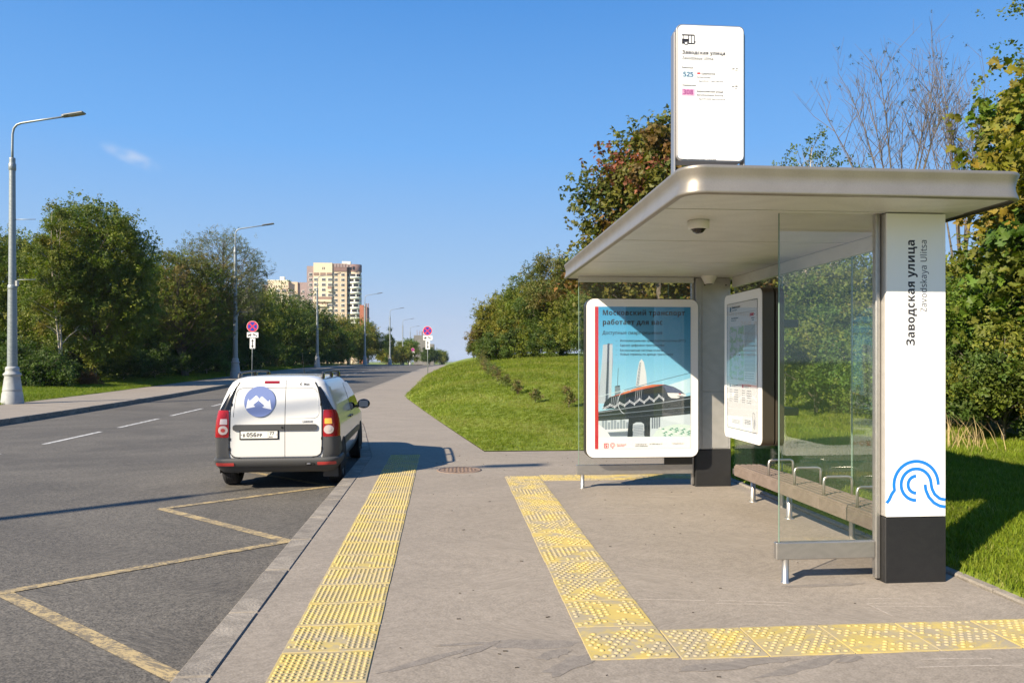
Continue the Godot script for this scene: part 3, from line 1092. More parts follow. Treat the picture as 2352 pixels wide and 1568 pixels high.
func advert_picture() -> Image:
	# the printed picture: x 190..1020 and y 160..1395 of the poster, at half size
	var w := 830
	var h := 1235
	var im := Image.create(w, h, false, Image.FORMAT_RGB8)
	var ink := func(r: int, g: int, b: int) -> Color: return Color8(r, g, b)
	for y in h:
		var t := clampf(float(y) / 800.0, 0, 1)
		im.fill_rect(Rect2i(0, y, w, 1), ink.call(64, 160, 216).lerp(ink.call(168, 220, 244), t))
	var P := func(a: Array) -> Array:
		var o := []
		for i in range(0, a.size(), 2):
			o.append(Vector2(a[i] - 190, a[i + 1] - 160))
		return o
	# cloud streaks
	for i in 14:
		fill_poly(im, P.call([800 + i * 7, 850 + i * 6, 1020, 780 + i * 9, 1020, 786 + i * 9, 820 + i * 7, 860 + i * 6]), ink.call(205, 234, 247))
	# twisted tower
	fill_poly(im, P.call([262, 490, 342, 480, 345, 640, 335, 800, 330, 1000, 222, 1000, 225, 860, 250, 700]), ink.call(150, 168, 190))
	for i in 60:
		var y := 495 + i * 8.5
		fill_poly(im, P.call([258 - i * 0.6, y, 300, y - 3, 300, y + 1, 258 - i * 0.6, y + 4]), ink.call(214, 224, 232))
		fill_poly(im, P.call([312, y - 3, 342 - i * 0.2, y, 342 - i * 0.2, y + 4, 312, y + 1]), ink.call(228, 234, 238))
	fill_poly(im, P.call([298, 480, 316, 478, 310, 700, 300, 990, 280, 990, 292, 700]), ink.call(70, 82, 104))
	# slim tower and mast
	fill_poly(im, P.call([362, 850, 405, 842, 412, 930, 362, 930]), ink.call(60, 78, 98))
	for i in 5:
		fill_poly(im, P.call([366 + i * 9, 856, 370 + i * 9, 856, 370 + i * 9, 925, 366 + i * 9, 925]), ink.call(170, 190, 205))
	stroke(im, P.call([385, 842, 388, 760, 391, 695]), 4, ink.call(66, 90, 112))
	# curved tower
	fill_poly(im, P.call([592, 615, 612, 640, 632, 740, 640, 850, 542, 850, 556, 720, 572, 640]), ink.call(222, 228, 234))
	for i in 16:
		var y := 650 + i * 12.5
		fill_poly(im, P.call([574 - i * 1.8, y, 590 - i * 1.2, y - 6, 588 - i * 1.2, y + 2, 572 - i * 1.8, y + 8]), ink.call(120, 138, 156))
	# wire
	stroke(im, P.call([440, 885, 700, 815, 1020, 735]), 4, ink.call(58, 74, 92))
	stroke(im, P.call([222, 940, 440, 885]), 6, ink.call(200, 220, 232))
	# haze of the far town under the bridge
	fill_poly(im, P.call([220, 1100, 1020, 1060, 1020, 1290, 220, 1290]), ink.call(206, 220, 230))
	for i in 9:
		var x := 250 + i * 26
		fill_poly(im, P.call([x, 1130 + (i % 3) * 16, x + 20, 1130 + (i % 3) * 16, x + 20, 1240, x, 1240]), ink.call(150, 164, 178))
	for i in 4:
		fill_poly(im, P.call([680 + i * 20, 1110, 694 + i * 20, 1110, 694 + i * 20, 1220, 680 + i * 20, 1220]), ink.call(120, 132, 148))
	fill_poly(im, P.call([220, 1230, 640, 1210, 640, 1225, 220, 1250]), ink.call(236, 240, 243))
	fill_poly(im, P.call([300, 1250, 640, 1240, 640, 1285, 320, 1285]), ink.call(108, 122, 138))
	fill_poly(im, P.call([220, 1180, 262, 1210, 300, 1250, 325, 1290, 220, 1290]), ink.call(228, 235, 240))
	# domes
	fill_poly(im, P.call([690, 1290, 720, 1240, 790, 1205, 880, 1185, 960, 1184, 1020, 1195, 1020, 1290]), ink.call(214, 232, 228))
	for i in 30:
		var q := Vector2(735 + (i * 53) % 270, 1215 + (i * 37) % 68)
		fill_poly(im, P.call([q.x, q.y, q.x + 22, q.y - 8, q.x + 30, q.y + 8]), ink.call(80, 150, 128) if i % 3 else ink.call(240, 246, 244))
	# bridge deck and piers
	fill_poly(im, P.call([220, 1070, 1020, 935, 1020, 1095, 700, 1125, 220, 1150]), ink.call(34, 38, 50))
	stroke(im, P.call([220, 1078, 1020, 958]), 7, ink.call(150, 160, 176))
	stroke(im, P.call([220, 1105, 1020, 1032]), 6, ink.call(120, 132, 150))
	stroke(im, P.call([220, 1138, 1020, 1078]), 4, ink.call(88, 98, 118))
	fill_poly(im, P.call([482, 1125, 668, 1110, 666, 1290, 618, 1290, 614, 1180, 590, 1165, 545, 1165, 518, 1180, 514, 1290, 470, 1290]), ink.call(40, 44, 56))
	fill_poly(im, P.call([520, 1185, 610, 1180, 612, 1290, 520, 1290]), ink.call(176, 188, 200))
	for i in 6:
		stroke(im, P.call([522, 1205 + i * 14, 608, 1198 + i * 14]), 3, ink.call(110, 124, 140))
	# train
	fill_poly(im, P.call([255, 1050, 275, 985, 320, 945, 420, 915, 560, 860, 690, 838, 800, 838, 870, 856, 930, 888, 975, 925, 960, 950, 880, 965, 700, 990, 420, 1040]), ink.call(32, 40, 66))
	fill_poly(im, P.call([320, 945, 420, 912, 560, 862, 690, 836, 800, 836, 700, 858, 560, 886, 430, 922]), ink.call(196, 92, 70))
	fill_poly(im, P.call([430, 905, 560, 862, 690, 838, 740, 837, 600, 868, 440, 915]), ink.call(222, 140, 96))
	fill_poly(im, P.call([610, 880, 760, 850, 800, 905, 610, 920]), ink.call(46, 40, 46))
	fill_poly(im, P.call([780, 845, 850, 850, 915, 880, 960, 915, 850, 912, 810, 905]), ink.call(74, 86, 124))
	fill_poly(im, P.call([815, 910, 900, 912, 975, 922, 985, 935, 900, 958, 850, 955, 825, 935]), ink.call(236, 236, 238))
	fill_poly(im, P.call([900, 935, 965, 938, 930, 950]), ink.call(60, 66, 80))
	fill_poly(im, P.call([916, 916, 936, 918, 934, 926, 916, 924]), ink.call(206, 60, 70))
	fill_poly(im, P.call([435, 925, 600, 885, 600, 925, 435, 960]), ink.call(24, 28, 44))
	for i in 4:
		stroke(im, P.call([545 + i * 17, 890 - i * 4, 535 + i * 17, 980 - i * 3]), 3, ink.call(190, 196, 208))
		stroke(im, P.call([335 + i * 16, 950 - i * 4, 328 + i * 16, 1020 - i * 3]), 3, ink.call(190, 196, 208))
	for band in 2:
		var wave := []
		for i in 420:
			var u := i / 419.0
			wave.append(Vector2(255 + u * 540 + 8.0 * sin(u * 80.0) - 190, 1035 - u * 90 + (14 + u * 12) * sin(u * 40.0) + band * 12 - 166))
		stroke(im, wave, 5.5, ink.call(214, 220, 232))
	var loop := []
	for i in 20:
		var a := lerpf(-1.9, 1.2, i / 19.0)
		loop.append(Vector2(470 - 82 * cos(a) - 190, 990 + 105 * sin(a) - 160))
	stroke(im, loop, 6, ink.call(196, 206, 220))
	# white foot
	im.fill_rect(Rect2i(0, 1292 - 160, w, h - (1292 - 160)), ink.call(250, 250, 250))
	im.fill_rect(Rect2i(0, 0, 30, h), ink.call(202, 30, 48))
	# small emblems and print at the foot
	for q in [[268, 1345, 308, 1388], [275, 1352, 302, 1382]]:
		im.fill_rect(Rect2i(q[0] - 190, q[1] - 160, q[2] - q[0], q[3] - q[1]), ink.call(206, 40, 60) if q[0] == 268 else ink.call(250, 246, 246))
	stroke(im, P.call([288, 1352, 283, 1365, 293, 1370, 285, 1382]), 8, ink.call(206, 40, 60))
	for r in [20.0, 11.0]:
		var ring := []
		for v in arc(Vector2(343 - 190, 1363 - 160), r, 60, 420 if r < 15 else 390, 24):
			ring.append(v)
		stroke(im, ring, 4, ink.call(206, 40, 60))
	stroke(im, P.call([338, 1382, 343, 1394, 350, 1380]), 3, ink.call(206, 40, 60))
	return im


func build_advert() -> void:
	var zf := 9.33
	var t := thing("advert_lightbox", "rounded white advertising lightbox with blue train poster hung on the shelter end glass", "advertising board", V(2.46, 0.42, zf))
	var w := 1.46
	var h := 2.03
	var c := Vector2(0, h * 0.5)
	plate("case", M.dark_profile, t, rrect(w + 0.016, h + 0.016, 0.105, 7, c), 0.16, Transform3D(Basis(), Vector3(0, 0, -0.17)), 0.004)
	plate("frame", M.white_frame, t, rrect(w, h, 0.10, 7, c), 0.014, Transform3D(Basis(), Vector3(0, 0, -0.01)), 0.003)
	for sx in [-0.6, 0.6]:
		boxed("bracket", M.dark_profile, t, Vector3(sx, 1.0, -0.193), Vector3(0.08, 1.5, 0.044))
	var px := w / 968.0
	var X := func(x: float) -> float: return (x - 120.0) * px - w * 0.5
	var Y := func(y: float) -> float: return h - (y - 93.0) * h / 1378.0
	var z := 0.0055
	var b := Mb.new()
	b.quad_uv(Vector3(X.call(190), Y.call(1395), z), Vector3(X.call(1020), Y.call(1395), z), Vector3(X.call(1020), Y.call(160), z), Vector3(X.call(190), Y.call(160), z))
	var pm := mat("advert_print", Color(0.84, 0.84, 0.84), 0.35)
	pm.albedo_texture = ImageTexture.create_from_image(advert_picture())
	var poster := obj(b, "poster", pm, t)
	for q in [["Московский транспорт", 258, 240, 712, 1], ["работает для вас", 258, 322, 516, 1], ["Доступные смарт-решения", 255, 406, 516, 0],
			["Интеллектуальная транспортная система (ИТС)", 408, 466, 566, 0], ["Единое цифровое пространство", 408, 506, 382, 0], ["Бесконтактная система оплаты", 408, 544, 370, 0], ["Новые сервисы по аренде транспорта", 408, 584, 455, 0],
			["Московский", 378, 1358, 80, 0], ["транспорт", 378, 1374, 66, 0], ["+7 495 539 54 54", 538, 1358, 96, 0], ["3210 с мобильного", 538, 1372, 108, 0], ["ул. 1905 года, д. 25", 660, 1358, 112, 0], ["transport.mos.ru", 862, 1356, 95, 0]]:
		lettering(q[0], "lettering", M.print_red if q[1] == 378 else M.letter_black, poster, sans_bold if q[4] else sans, q[3] * px, Transform3D(Basis(), Vector3(X.call(q[1]), Y.call(q[2] + 10 if q[4] else q[2] + 4), z + 0.0006)))
	for y in [458, 498, 537, 577]:
		boxed("dash", M.letter_grey, poster, Vector3(X.call(376), Y.call(y), z + 0.001), Vector3(18 * px, 0.0024, 0.001))
	var g := Mb.new()
	g.cbox(Vector3(X.call(605), Y.call(777), z + 0.008), Vector3(835 * px, 1240 * h / 1378.0, 0.003), 0.0)
	obj(g, "cover_glass", M.glass, t)


func map_picture() -> Image:
	var w := 360
	var h := 820
	var im := Image.create(w, h, false, Image.FORMAT_RGB8)
	im.fill(Color8(240, 240, 244))
	var n := FastNoiseLite.new()
	n.seed = 8
	n.frequency = 0.018
	n.fractal_octaves = 3
	for y in range(150, 500):
		for x in range(26, 205):
			var v := n.get_noise_2d(x, y) + absf(x - 115.0) / 300.0
			im.set_pixel(x, y, Color8(176, 205, 160) if v > 0.16 else Color8(206, 214, 226) if v > -0.1 else Color8(214, 218, 226))
	var r := RandomNumberGenerator.new()
	r.seed = 4
	for i in 26:
		stroke(im, [Vector2(r.randf_range(30, 200), r.randf_range(155, 495)), Vector2(r.randf_range(90, 150), r.randf_range(200, 460))], 1.6, Color8(196, 200, 212))
	for i in 30:
		var q := Vector2(r.randf_range(60, 190), r.randf_range(170, 480))
		im.fill_rect(Rect2i(int(q.x), int(q.y), r.randi_range(2, 9), r.randi_range(2, 4)), Color8(110, 120, 140))
	stroke(im, [Vector2(120, 155), Vector2(140, 260), Vector2(118, 360), Vector2(130, 498)], 3, Color8(246, 246, 250))
	im.fill_rect(Rect2i(146, 335, 12, 7), Color8(40, 40, 46))
	im.fill_rect(Rect2i(212, 150, 124, 142), Color8(188, 194, 196))
	stroke(im, [Vector2(220, 290), Vector2(260, 200), Vector2(330, 160)], 3, Color8(150, 158, 162))
	im.fill_rect(Rect2i(212, 296, 124, 150), Color8(198, 200, 206))
	for i in 5:
		im.fill_rect(Rect2i(216, 312 + i * 26, 112, 2), Color8(240, 240, 240))
	var dash := func(x: int, y: int, l: int, hh: int, c: Color) -> void:
		var e := x
		while e < x + l:
			var k := r.randi_range(4, 12)
			im.fill_rect(Rect2i(e, y, mini(k, x + l - e), hh), c)
			e += k + 2
	var dark := Color8(70, 74, 88)
	for q in [[60, 22, 95, 9], [60, 40, 60, 6], [48, 92, 90, 8], [48, 108, 60, 5], [290, 106, 40, 7], [300, 120, 24, 5]]:
		dash.call(q[0], q[1], q[2], q[3], dark)
	im.fill_rect(Rect2i(30, 20, 18, 30), Color8(50, 56, 70))
	im.fill_rect(Rect2i(26, 66, 310, 2), Color8(120, 124, 136))
	im.fill_rect(Rect2i(276, 78, 46, 18), Color8(205, 50, 60))
	im.fill_rect(Rect2i(326, 84, 8, 6), Color8(40, 40, 46))
	for i in 3:
		dash.call(216, 456 + i * 14, 110, 5, Color8(130, 134, 146))
	for c in [26, 184]:
		im.fill_rect(Rect2i(c, 530, 18, 20), Color8(40, 96, 140) if c == 26 else Color8(170, 60, 110))
		dash.call(c + 26, 532, 80, 6, dark)
		dash.call(c + 26, 544, 50, 4, dark)
		for j in 6:
			dash.call(c, 566 + j * 15, 34, 4, dark)
			dash.call(c + 58, 566 + j * 15, 52, 4, dark)
	for i in 3:
		dash.call(60, 764 + i * 9, 100, 4, Color8(110, 114, 126))
		dash.call(215, 752 + i * 10, 70, 5, dark)
	stroke(im, [Vector2(312, 700), Vector2(332, 706), Vector2(338, 770), Vector2(330, 800), Vector2(318, 790), Vector2(308, 730), Vector2(312, 700)], 3, Color8(90, 94, 104))
	fill_poly(im, [Vector2(322, 740), Vector2(336, 744), Vector2(336, 786), Vector2(326, 790)], Color8(176, 180, 188))
	return im


func build_map_box() -> void:
	var t := thing("map_lightbox", "upright timetable and map case with white rounded front fixed to the shelter rear glass", "timetable case", V(3.245, 0.76, 8.02), -PI / 2)
	# the case faces -x; its own x runs along the shelter
	var w := 1.06
	var h := 1.67
	var c := Vector2(0, h * 0.5)
	plate("case", M.box_bronze, t, rrect(w, h, 0.075, 7, c), 0.127, Transform3D(Basis(), Vector3(0, 0, -0.132)), 0.004)
	plate("rear_case", M.box_bronze, t, rrect(w, h, 0.075, 7, c), 0.088, Transform3D(Basis(), Vector3(0, 0, -0.24)), 0.004)
	for y in [0.35, 1.3]:
		boxed("bracket", M.dark_profile, t, Vector3(0, y, -0.3635), Vector3(0.7, 0.08, 0.246), 0.004)
	boxed("spacer", M.gap_black, t, Vector3(0, h * 0.5, -0.142), Vector3(w - 0.08, h - 0.08, 0.02))
	var fr := plate("front_frame", M.white_frame, t, rrect(w - 0.012, h - 0.012, 0.07, 7, c), 0.012, Transform3D(Basis(), Vector3(0, 0, -0.008)), 0.003)
	var b := Mb.new()
	b.quad_uv(Vector3(-0.42, 0.13, 0.0052), Vector3(0.42, 0.13, 0.0052), Vector3(0.42, 1.55, 0.0052), Vector3(-0.42, 1.55, 0.0052))
	var pm := mat("map_print", Color(0.74, 0.74, 0.74), 0.4)
	pm.albedo_texture = ImageTexture.create_from_image(map_picture())
	var sheet := obj(b, "map_sheet", pm, t)
	lettering("Заводская улица", "lettering", M.letter_black, sheet, sans_bold, 0.25, Transform3D(Basis(), Vector3(-0.29, 1.495, 0.006)))
	for q in [[0, 0.125, 0.85, 0.006], [0, 1.555, 0.85, 0.006], [-0.424, 0.84, 0.006, 1.43], [0.424, 0.84, 0.006, 1.43]]:
		boxed("edge_bead", M.letter_grey, fr, Vector3(q[0], q[1], 0.005), Vector3(q[2], q[3], 0.004))
	boxed("cover_glass", M.glass, t, Vector3(0, 0.84, 0.0125), Vector3(0.86, 1.44, 0.003))


func build_bench() -> void:
	var t := thing("bench", "long brown slatted bench with steel armrests inside the glass bus shelter", "bench", V(3.545, 0, 7.1))
	var z0 := -1.50
	var z1 := 1.62
	for i in 5:
		var x := -0.125 + i * 0.068
		for half in 2:
			var a := z0 if half == 0 else 0.004
			var e := -0.004 if half == 0 else z1
			boxed("slat", M.bench_wood, t, Vector3(x, 0.405, (a + e) * 0.5), Vector3(0.054, 0.032, e - a), 0.006)
	for half in 2:
		var a := z0 if half == 0 else 0.54
		var e := 0.532 if half == 0 else z1
		boxed("front_board", M.bench_wood, t, Vector3(-0.152, 0.345, (a + e) * 0.5), Vector3(0.026, 0.115, e - a), 0.005)
	boxed("rear_board", M.bench_wood, t, Vector3(0.165, 0.345, (z0 + z1) * 0.5), Vector3(0.024, 0.115, z1 - z0), 0.005)
	for z in [z0 + 0.12, -0.62, 0.55, z1 - 0.10]:
		boxed("crossbar", M.brushed_steel, t, Vector3(0.005, 0.366, z), Vector3(0.28, 0.044, 0.05), 0.004)
	for z in [z0 + 0.14, -0.42, z1 - 0.12]:
		var leg := Mb.new().smooth(true)
		leg.lathe([[0.05, 0.0], [0.048, 0.008], [0.030, 0.012], [0.030, 0.346]], 18, Transform3D(Basis(), Vector3(0.01, 0, z)))
		obj(leg, "leg", M.brushed_steel, t)
	for z in [-0.62, -0.02, 0.56, 1.12]:
		var b := Mb.new().smooth(true)
		var pts := [Vector3(-0.125, 0.415, z), Vector3(-0.125, 0.55, z), Vector3(-0.117, 0.578, z), Vector3(-0.09, 0.59, z), Vector3(0.11, 0.59, z), Vector3(0.137, 0.578, z), Vector3(0.145, 0.55, z), Vector3(0.145, 0.415, z)]
		b.tube(pts, [0.0125, 0.0125, 0.0125, 0.0125, 0.0125, 0.0125, 0.0125, 0.0125], 10)
		obj(b, "armrest", M.brushed_steel, t)


func build_small_fittings() -> void:
	var c := thing("security_camera", "small cream dome camera under the shelter ceiling", "camera", V(1.95, CEIL - 0.085, 5.70))
	var a := Mb.new().smooth(true)
	a.lathe([[0.062, 0.018], [0.083, 0.022], [0.086, 0.05], [0.086, 0.078], [0.078, 0.0845]], 24)
	obj(a, "housing", M.camera_white, c)
	var d := Mb.new().smooth(true)
	d.lathe([[0.0, -0.018], [0.022, -0.014], [0.042, -0.002], [0.055, 0.018], [0.06, 0.022]], 20)
	obj(d, "dome", M.smoked, c)
	var s := thing("ceiling_speaker", "little cream cone fitting under the shelter ceiling beside the far pillar", "ceiling fitting", V(3.36, CEIL - 0.10, 9.40))
	var e := Mb.new().smooth(true)
	e.lathe([[0.0, 0.0], [0.055, 0.0], [0.06, 0.01], [0.10, 0.085], [0.112, 0.10]], 24)
	obj(e, "cone", M.camera_white, s)
	var f := Mb.new().smooth(true)
	f.lathe([[0.0, -0.003], [0.045, -0.003], [0.045, 0.002]], 16)
	obj(f, "grille", M.trim_grey, s)


# ---------------------------------------------------------------- the van

const VAN_HW := [[0.26, 0.78], [0.40, 0.845], [0.60, 0.868], [0.85, 0.868], [1.0, 0.855], [1.14, 0.828], [1.30, 0.775], [1.45, 0.715], [1.53, 0.665], [1.58, 0.60], [1.61, 0.50], [1.625, 0.30], [1.63, 0.05]]
const VAN_Z0 := [[0.26, 0.12], [0.40, 0.05], [0.50, 0.03], [0.85, 0.03], [1.0, 0.035], [1.14, 0.05], [1.30, 0.08], [1.45, 0.115], [1.53, 0.145], [1.58, 0.20], [1.61, 0.29], [1.625, 0.6], [1.63, 1.4]]
const VAN_Z1 := [[0.26, 4.33], [0.5, 4.42], [0.75, 4.40], [0.85, 4.28], [0.95, 3.80], [1.0, 3.58], [1.14, 3.40], [1.30, 3.15], [1.45, 2.90], [1.53, 2.72], [1.58, 2.58], [1.61, 2.4], [1.625, 2.1], [1.63, 1.6]]


func van_at(y: float, s: float, off: float) -> Vector3:
	# a point of the body at height y, s metres round the tail from its middle (right is positive), off metres proud
	var w := table(VAN_HW, y)
	var z0 := table(VAN_Z0, y)
	var r := minf(0.15, w * 0.4)
	var q := absf(s)
	var g := signf(s) if s != 0.0 else 1.0
	if q <= w - r:
		return Vector3(s, y, z0 * -1.0 + off)
	var a := (q - (w - r)) / r
	if a < PI / 2:
		return Vector3(g * (w - r + (r + off) * sin(a)), y, -(z0 + r) + (r + off) * cos(a))
	return Vector3(g * (w + off), y, -(z0 + r + (a - PI / 2) * r))


func van_side(y: float, z: float, g: float, off: float) -> Vector3:
	return Vector3(g * (table(VAN_HW, y) + off), y, -z)


func van_patch(rows: Array, off: float, called: String, m: Material, parent: Node, columns := 10, back := 0.03) -> MeshInstance3D:
	# rows: [height, s from, s to]
	var b := Mb.new().smooth(true)
	var grid := []
	for q in rows:
		var row := []
		for k in columns + 1:
			row.append(lerpf(q[1], q[2], float(k) / columns))
		grid.append(row)
	var at := func(i: int, k: int, o: float) -> Vector3: return van_at(rows[i][0], grid[i][k], o)
	var n := rows.size()
	for i in n - 1:
		for k in columns:
			b.quad(at.call(i, k, off), at.call(i, k + 1, off), at.call(i + 1, k + 1, off), at.call(i + 1, k, off))
	b.smooth(false)
	var lo := off - back
	for i in n - 1:
		b.quad(at.call(i, 0, lo), at.call(i, 0, off), at.call(i + 1, 0, off), at.call(i + 1, 0, lo))
		b.quad(at.call(i, columns, off), at.call(i, columns, lo), at.call(i + 1, columns, lo), at.call(i + 1, columns, off))
	for k in columns:
		b.quad(at.call(0, k, lo), at.call(0, k + 1, lo), at.call(0, k + 1, off), at.call(0, k, off))
		b.quad(at.call(n - 1, k, off), at.call(n - 1, k + 1, off), at.call(n - 1, k + 1, lo), at.call(n - 1, k, lo))
	return obj(b, called, m, parent)


func side_patch(rows: Array, g: float, off: float, called: String, m: Material, parent: Node, columns := 6) -> MeshInstance3D:
	# rows: [height, z from, z to]
	var b := Mb.new().smooth(true)
	for i in rows.size() - 1:
		for k in columns:
			var p := func(r: int, c: int) -> Vector3: return van_side(rows[r][0], lerpf(rows[r][1], rows[r][2], float(c) / columns), g, off)
			if g > 0:
				b.quad(p.call(i, k), p.call(i, k + 1), p.call(i + 1, k + 1), p.call(i + 1, k))
			else:
				b.quad(p.call(i, k), p.call(i + 1, k), p.call(i + 1, k + 1), p.call(i, k + 1))
	return obj(b, called, m, parent)


func van_line(pts: Array, off: float, rad: float, called: String, m: Material, parent: Node) -> void:
	var p := []
	var r := []
	for q in pts:
		p.append(van_at(q[1], q[0], off))
		r.append(rad)
	var b := Mb.new().smooth(true)
	b.tube(p, r, 6)
	obj(b, called, m, parent)


func door_half(y: float) -> float:
	return table([[0.485, 0.54], [0.50, 0.585], [0.53, 0.62], [0.60, 0.636], [1.14, 0.632], [1.30, 0.605], [1.45, 0.565], [1.53, 0.52], [1.56, 0.46]], y)


func build_van() -> void:
	var v := thing("delivery_van", "white delivery van with a blue round arrow sign stopped at the kerb", "van", V(-2.385, -0.13, 10.36), 0.035)
	v.scale = Vector3(0.955, 0.975, 1.0)
	var b := Mb.new().smooth(true)
	var hs := [0.26, 0.32, 0.40, 0.50, 0.60, 0.70, 0.78, 0.85, 0.92, 1.0, 1.07, 1.14, 1.22, 1.30, 1.38, 1.45, 1.50, 1.53, 1.56, 1.58, 1.60, 1.61, 1.62, 1.63]
	var rings := []
	for y in hs:
		var w := table(VAN_HW, y)
		var z0 := table(VAN_Z0, y)
		var z1 := table(VAN_Z1, y)
		var r := minf(0.15, w * 0.4)
		var f := minf(minf(0.42, w * 0.75), (z1 - z0) * 0.4)
		var half := []
		for k in 5:
			half.append(Vector2((w - r) * k / 5.0, z0))
		for k in 8:
			var a := PI / 2 * k / 7.0
			half.append(Vector2(w - r + r * sin(a), z0 + r - r * cos(a)))
		for k in range(1, 14):
			half.append(Vector2(w, lerpf(z0 + r, z1 - f, k / 14.0)))
		for k in 8:
			var a := PI / 2 * k / 7.0
			half.append(Vector2(w - f + f * cos(a), z1 - f + f * sin(a)))
		half.append(Vector2(0, z1 + 0.02 * w))
		var ring := []
		for p in half:
			ring.append(Vector3(p.x, y, -p.y))
		for k in range(half.size() - 2, 0, -1):
			ring.append(Vector3(-half[k].x, y, -half[k].y))
		rings.append(ring)
	for i in rings.size() - 1:
		var n: int = rings[i].size()
		for k in n:
			b.quad(rings[i][k], rings[i][(k + 1) % n], rings[i + 1][(k + 1) % n], rings[i + 1][k])
	var last: Array = rings[rings.size() - 1]
	for k in range(1, last.size() - 1):
		b.tri(last[0], last[k], last[k + 1])
	obj(b, "body", M.van_white, v)
	boxed("underbody", M.under_dark, v, Vector3(0, 0.30, -2.25), Vector3(1.42, 0.12, 4.0), 0.03)
	# rear doors: the left one is the wider
	for side in 2:
		var rows := []
		for y in [0.487, 0.495, 0.51, 0.53, 0.57, 0.66, 0.76, 0.86, 0.96, 1.06, 1.14, 1.22, 1.30, 1.38, 1.45, 1.50, 1.53, 1.55, 1.56]:
			rows.append([y, -door_half(y), 0.117] if side == 0 else [y, 0.125, door_half(y)])
		var d := van_patch(rows, 0.012, "rear_door", M.van_white, v, 12)
		# the pressed frame of the blind window
		var e0 := -0.575 if side == 0 else 0.16
		var e1 := 0.085 if side == 0 else 0.585
		if side == 0:
			van_line([[0.117, 1.455], [-0.48, 1.45], [-0.535, 1.435], [-0.565, 1.39], [-0.588, 1.2], [-0.596, 1.05]], 0.0125, 0.0035, "pressing", M.trim_grey, d)
		else:
			van_line([[0.125, 1.455], [0.49, 1.45], [0.54, 1.43], [0.57, 1.38]], 0.0125, 0.003, "pressing", M.trim_grey, d)
			van_line([[0.57, 1.38], [0.592, 1.15], [0.592, 1.08], [0.57, 1.045], [0.53, 1.03], [0.16, 1.03]], 0.011, 0.006, "pressing", M.van_white, d)
		var t0 := -0.60 if side == 0 else 0.125
		var t1 := 0.117 if side == 0 else 0.575
		var trim := []
		for q in [[0.858, 0.03], [0.866, 0.01], [0.885, 0.0], [0.915, 0.0], [0.932, 0.008], [0.942, 0.03]]:
			trim.append([q[0], t0 + (q[1] if side == 0 else 0.0), t1 - (q[1] if side == 1 else 0.0)])
		van_patch(trim, 0.034, "trim_bar", M.trim_grey, d, 6)
	plate("lock", M.gap_black, v, disc(0.014, 12, Vector2(0.085, 0.90)), 0.006, Transform3D(Basis(), Vector3(0, 0, 0.004)))
	for g in [-1.0, 1.0]:
		for y in [0.60, 0.74, 1.22]:
			boxed("hinge", M.gloss_black, v, van_at(y, g * (door_half(y) + 0.006), 0.012), Vector3(0.022, 0.045, 0.022), 0.005)
	van_line([[0.121, 0.487], [0.121, 0.8], [0.121, 1.14], [0.121, 1.4], [0.121, 1.56]], 0.008, 0.004, "door_gap", M.gap_black, v)
	for g in [-1.0, 1.0]:
		van_line([[g * 0.50, 0.483], [g * 0.60, 0.495], [g * 0.640, 0.55], [g * 0.645, 0.8], [g * 0.641, 1.14], [g * 0.614, 1.30], [g * 0.574, 1.45], [g * 0.53, 1.53]], 0.006, 0.008, "door_seal", M.gap_black, v)
		# lamp: red housing, amber window, clear reversing disc
		var L := func(a: float, c: float) -> Array: return [minf(g * a, g * c), maxf(g * a, g * c)]
		var rows := []
		for q in [[0.762, 0.665, 0.98], [0.78, 0.658, 0.99], [0.88, 0.656, 0.985], [1.0, 0.656, 0.94], [1.08, 0.66, 0.89], [1.13, 0.664, 0.85], [1.142, 0.672, 0.83]]:
			rows.append([q[0]] + L.call(q[1], q[2]))
		var lamp := van_patch(rows, 0.016, "tail_light", M.lens_red, v, 10)
		rows = []
		for q in [[0.945, 0.685, 0.775], [0.95, 0.68, 0.78], [1.015, 0.68, 0.772], [1.022, 0.685, 0.768]]:
			rows.append([q[0]] + L.call(q[1], q[2]))
		van_patch(rows, 0.020, "indicator_lens", M.lens_orange if g > 0 else M.lens_clear, lamp, 5)
		rows = []
		for k in 9:
			var a := PI * (k / 8.0 - 0.5)
			rows.append([0.865 + 0.062 * sin(a)] + L.call(0.735 - 0.064 * cos(a) - 0.003, 0.735 + 0.064 * cos(a) + 0.003))
		van_patch(rows, 0.020, "reversing_lens", M.lens_clear, lamp, 6)
		rows = []
		for k in 9:
			var a := PI * (k / 8.0 - 0.5)
			rows.append([0.865 + 0.026 * sin(a)] + L.call(0.735 - 0.026 * cos(a) - 0.003, 0.735 + 0.026 * cos(a) + 0.003))
		van_patch(rows, 0.023, "lens_core", M.lens_clear if g > 0 else M.reflector_red, lamp, 4)
		rows = []
		for k in 9:
			var a := PI * (k / 8.0 - 0.5)
			rows.append([1.08 + 0.04 * sin(a)] + L.call(0.74 - 0.05 * cos(a) - 0.003, 0.74 + 0.05 * cos(a) + 0.003))
		van_patch(rows, 0.020, "brake_lens", M.lens_red, lamp, 6)
		# black corner trim over the lamp
		rows = []
		for q in [[1.145, 0.655, 0.81], [1.2, 0.645, 0.77], [1.3, 0.622, 0.71], [1.4, 0.595, 0.65], [1.47, 0.572, 0.60]]:
			rows.append([q[0]] + L.call(q[1], q[2]))
		van_patch(rows, 0.010, "corner_trim", M.gloss_black, v, 6)
		# grey corner of the bumper under the lamp
		rows = []
		for q in [[0.48, 0.645, 1.30], [0.55, 0.66, 1.28], [0.68, 0.66, 1.12], [0.757, 0.662, 0.99]]:
			rows.append([q[0]] + L.call(q[1], q[2]))
		van_patch(rows, 0.014, "bumper_corner", M.bumper_grey, v, 10)
		rows = []
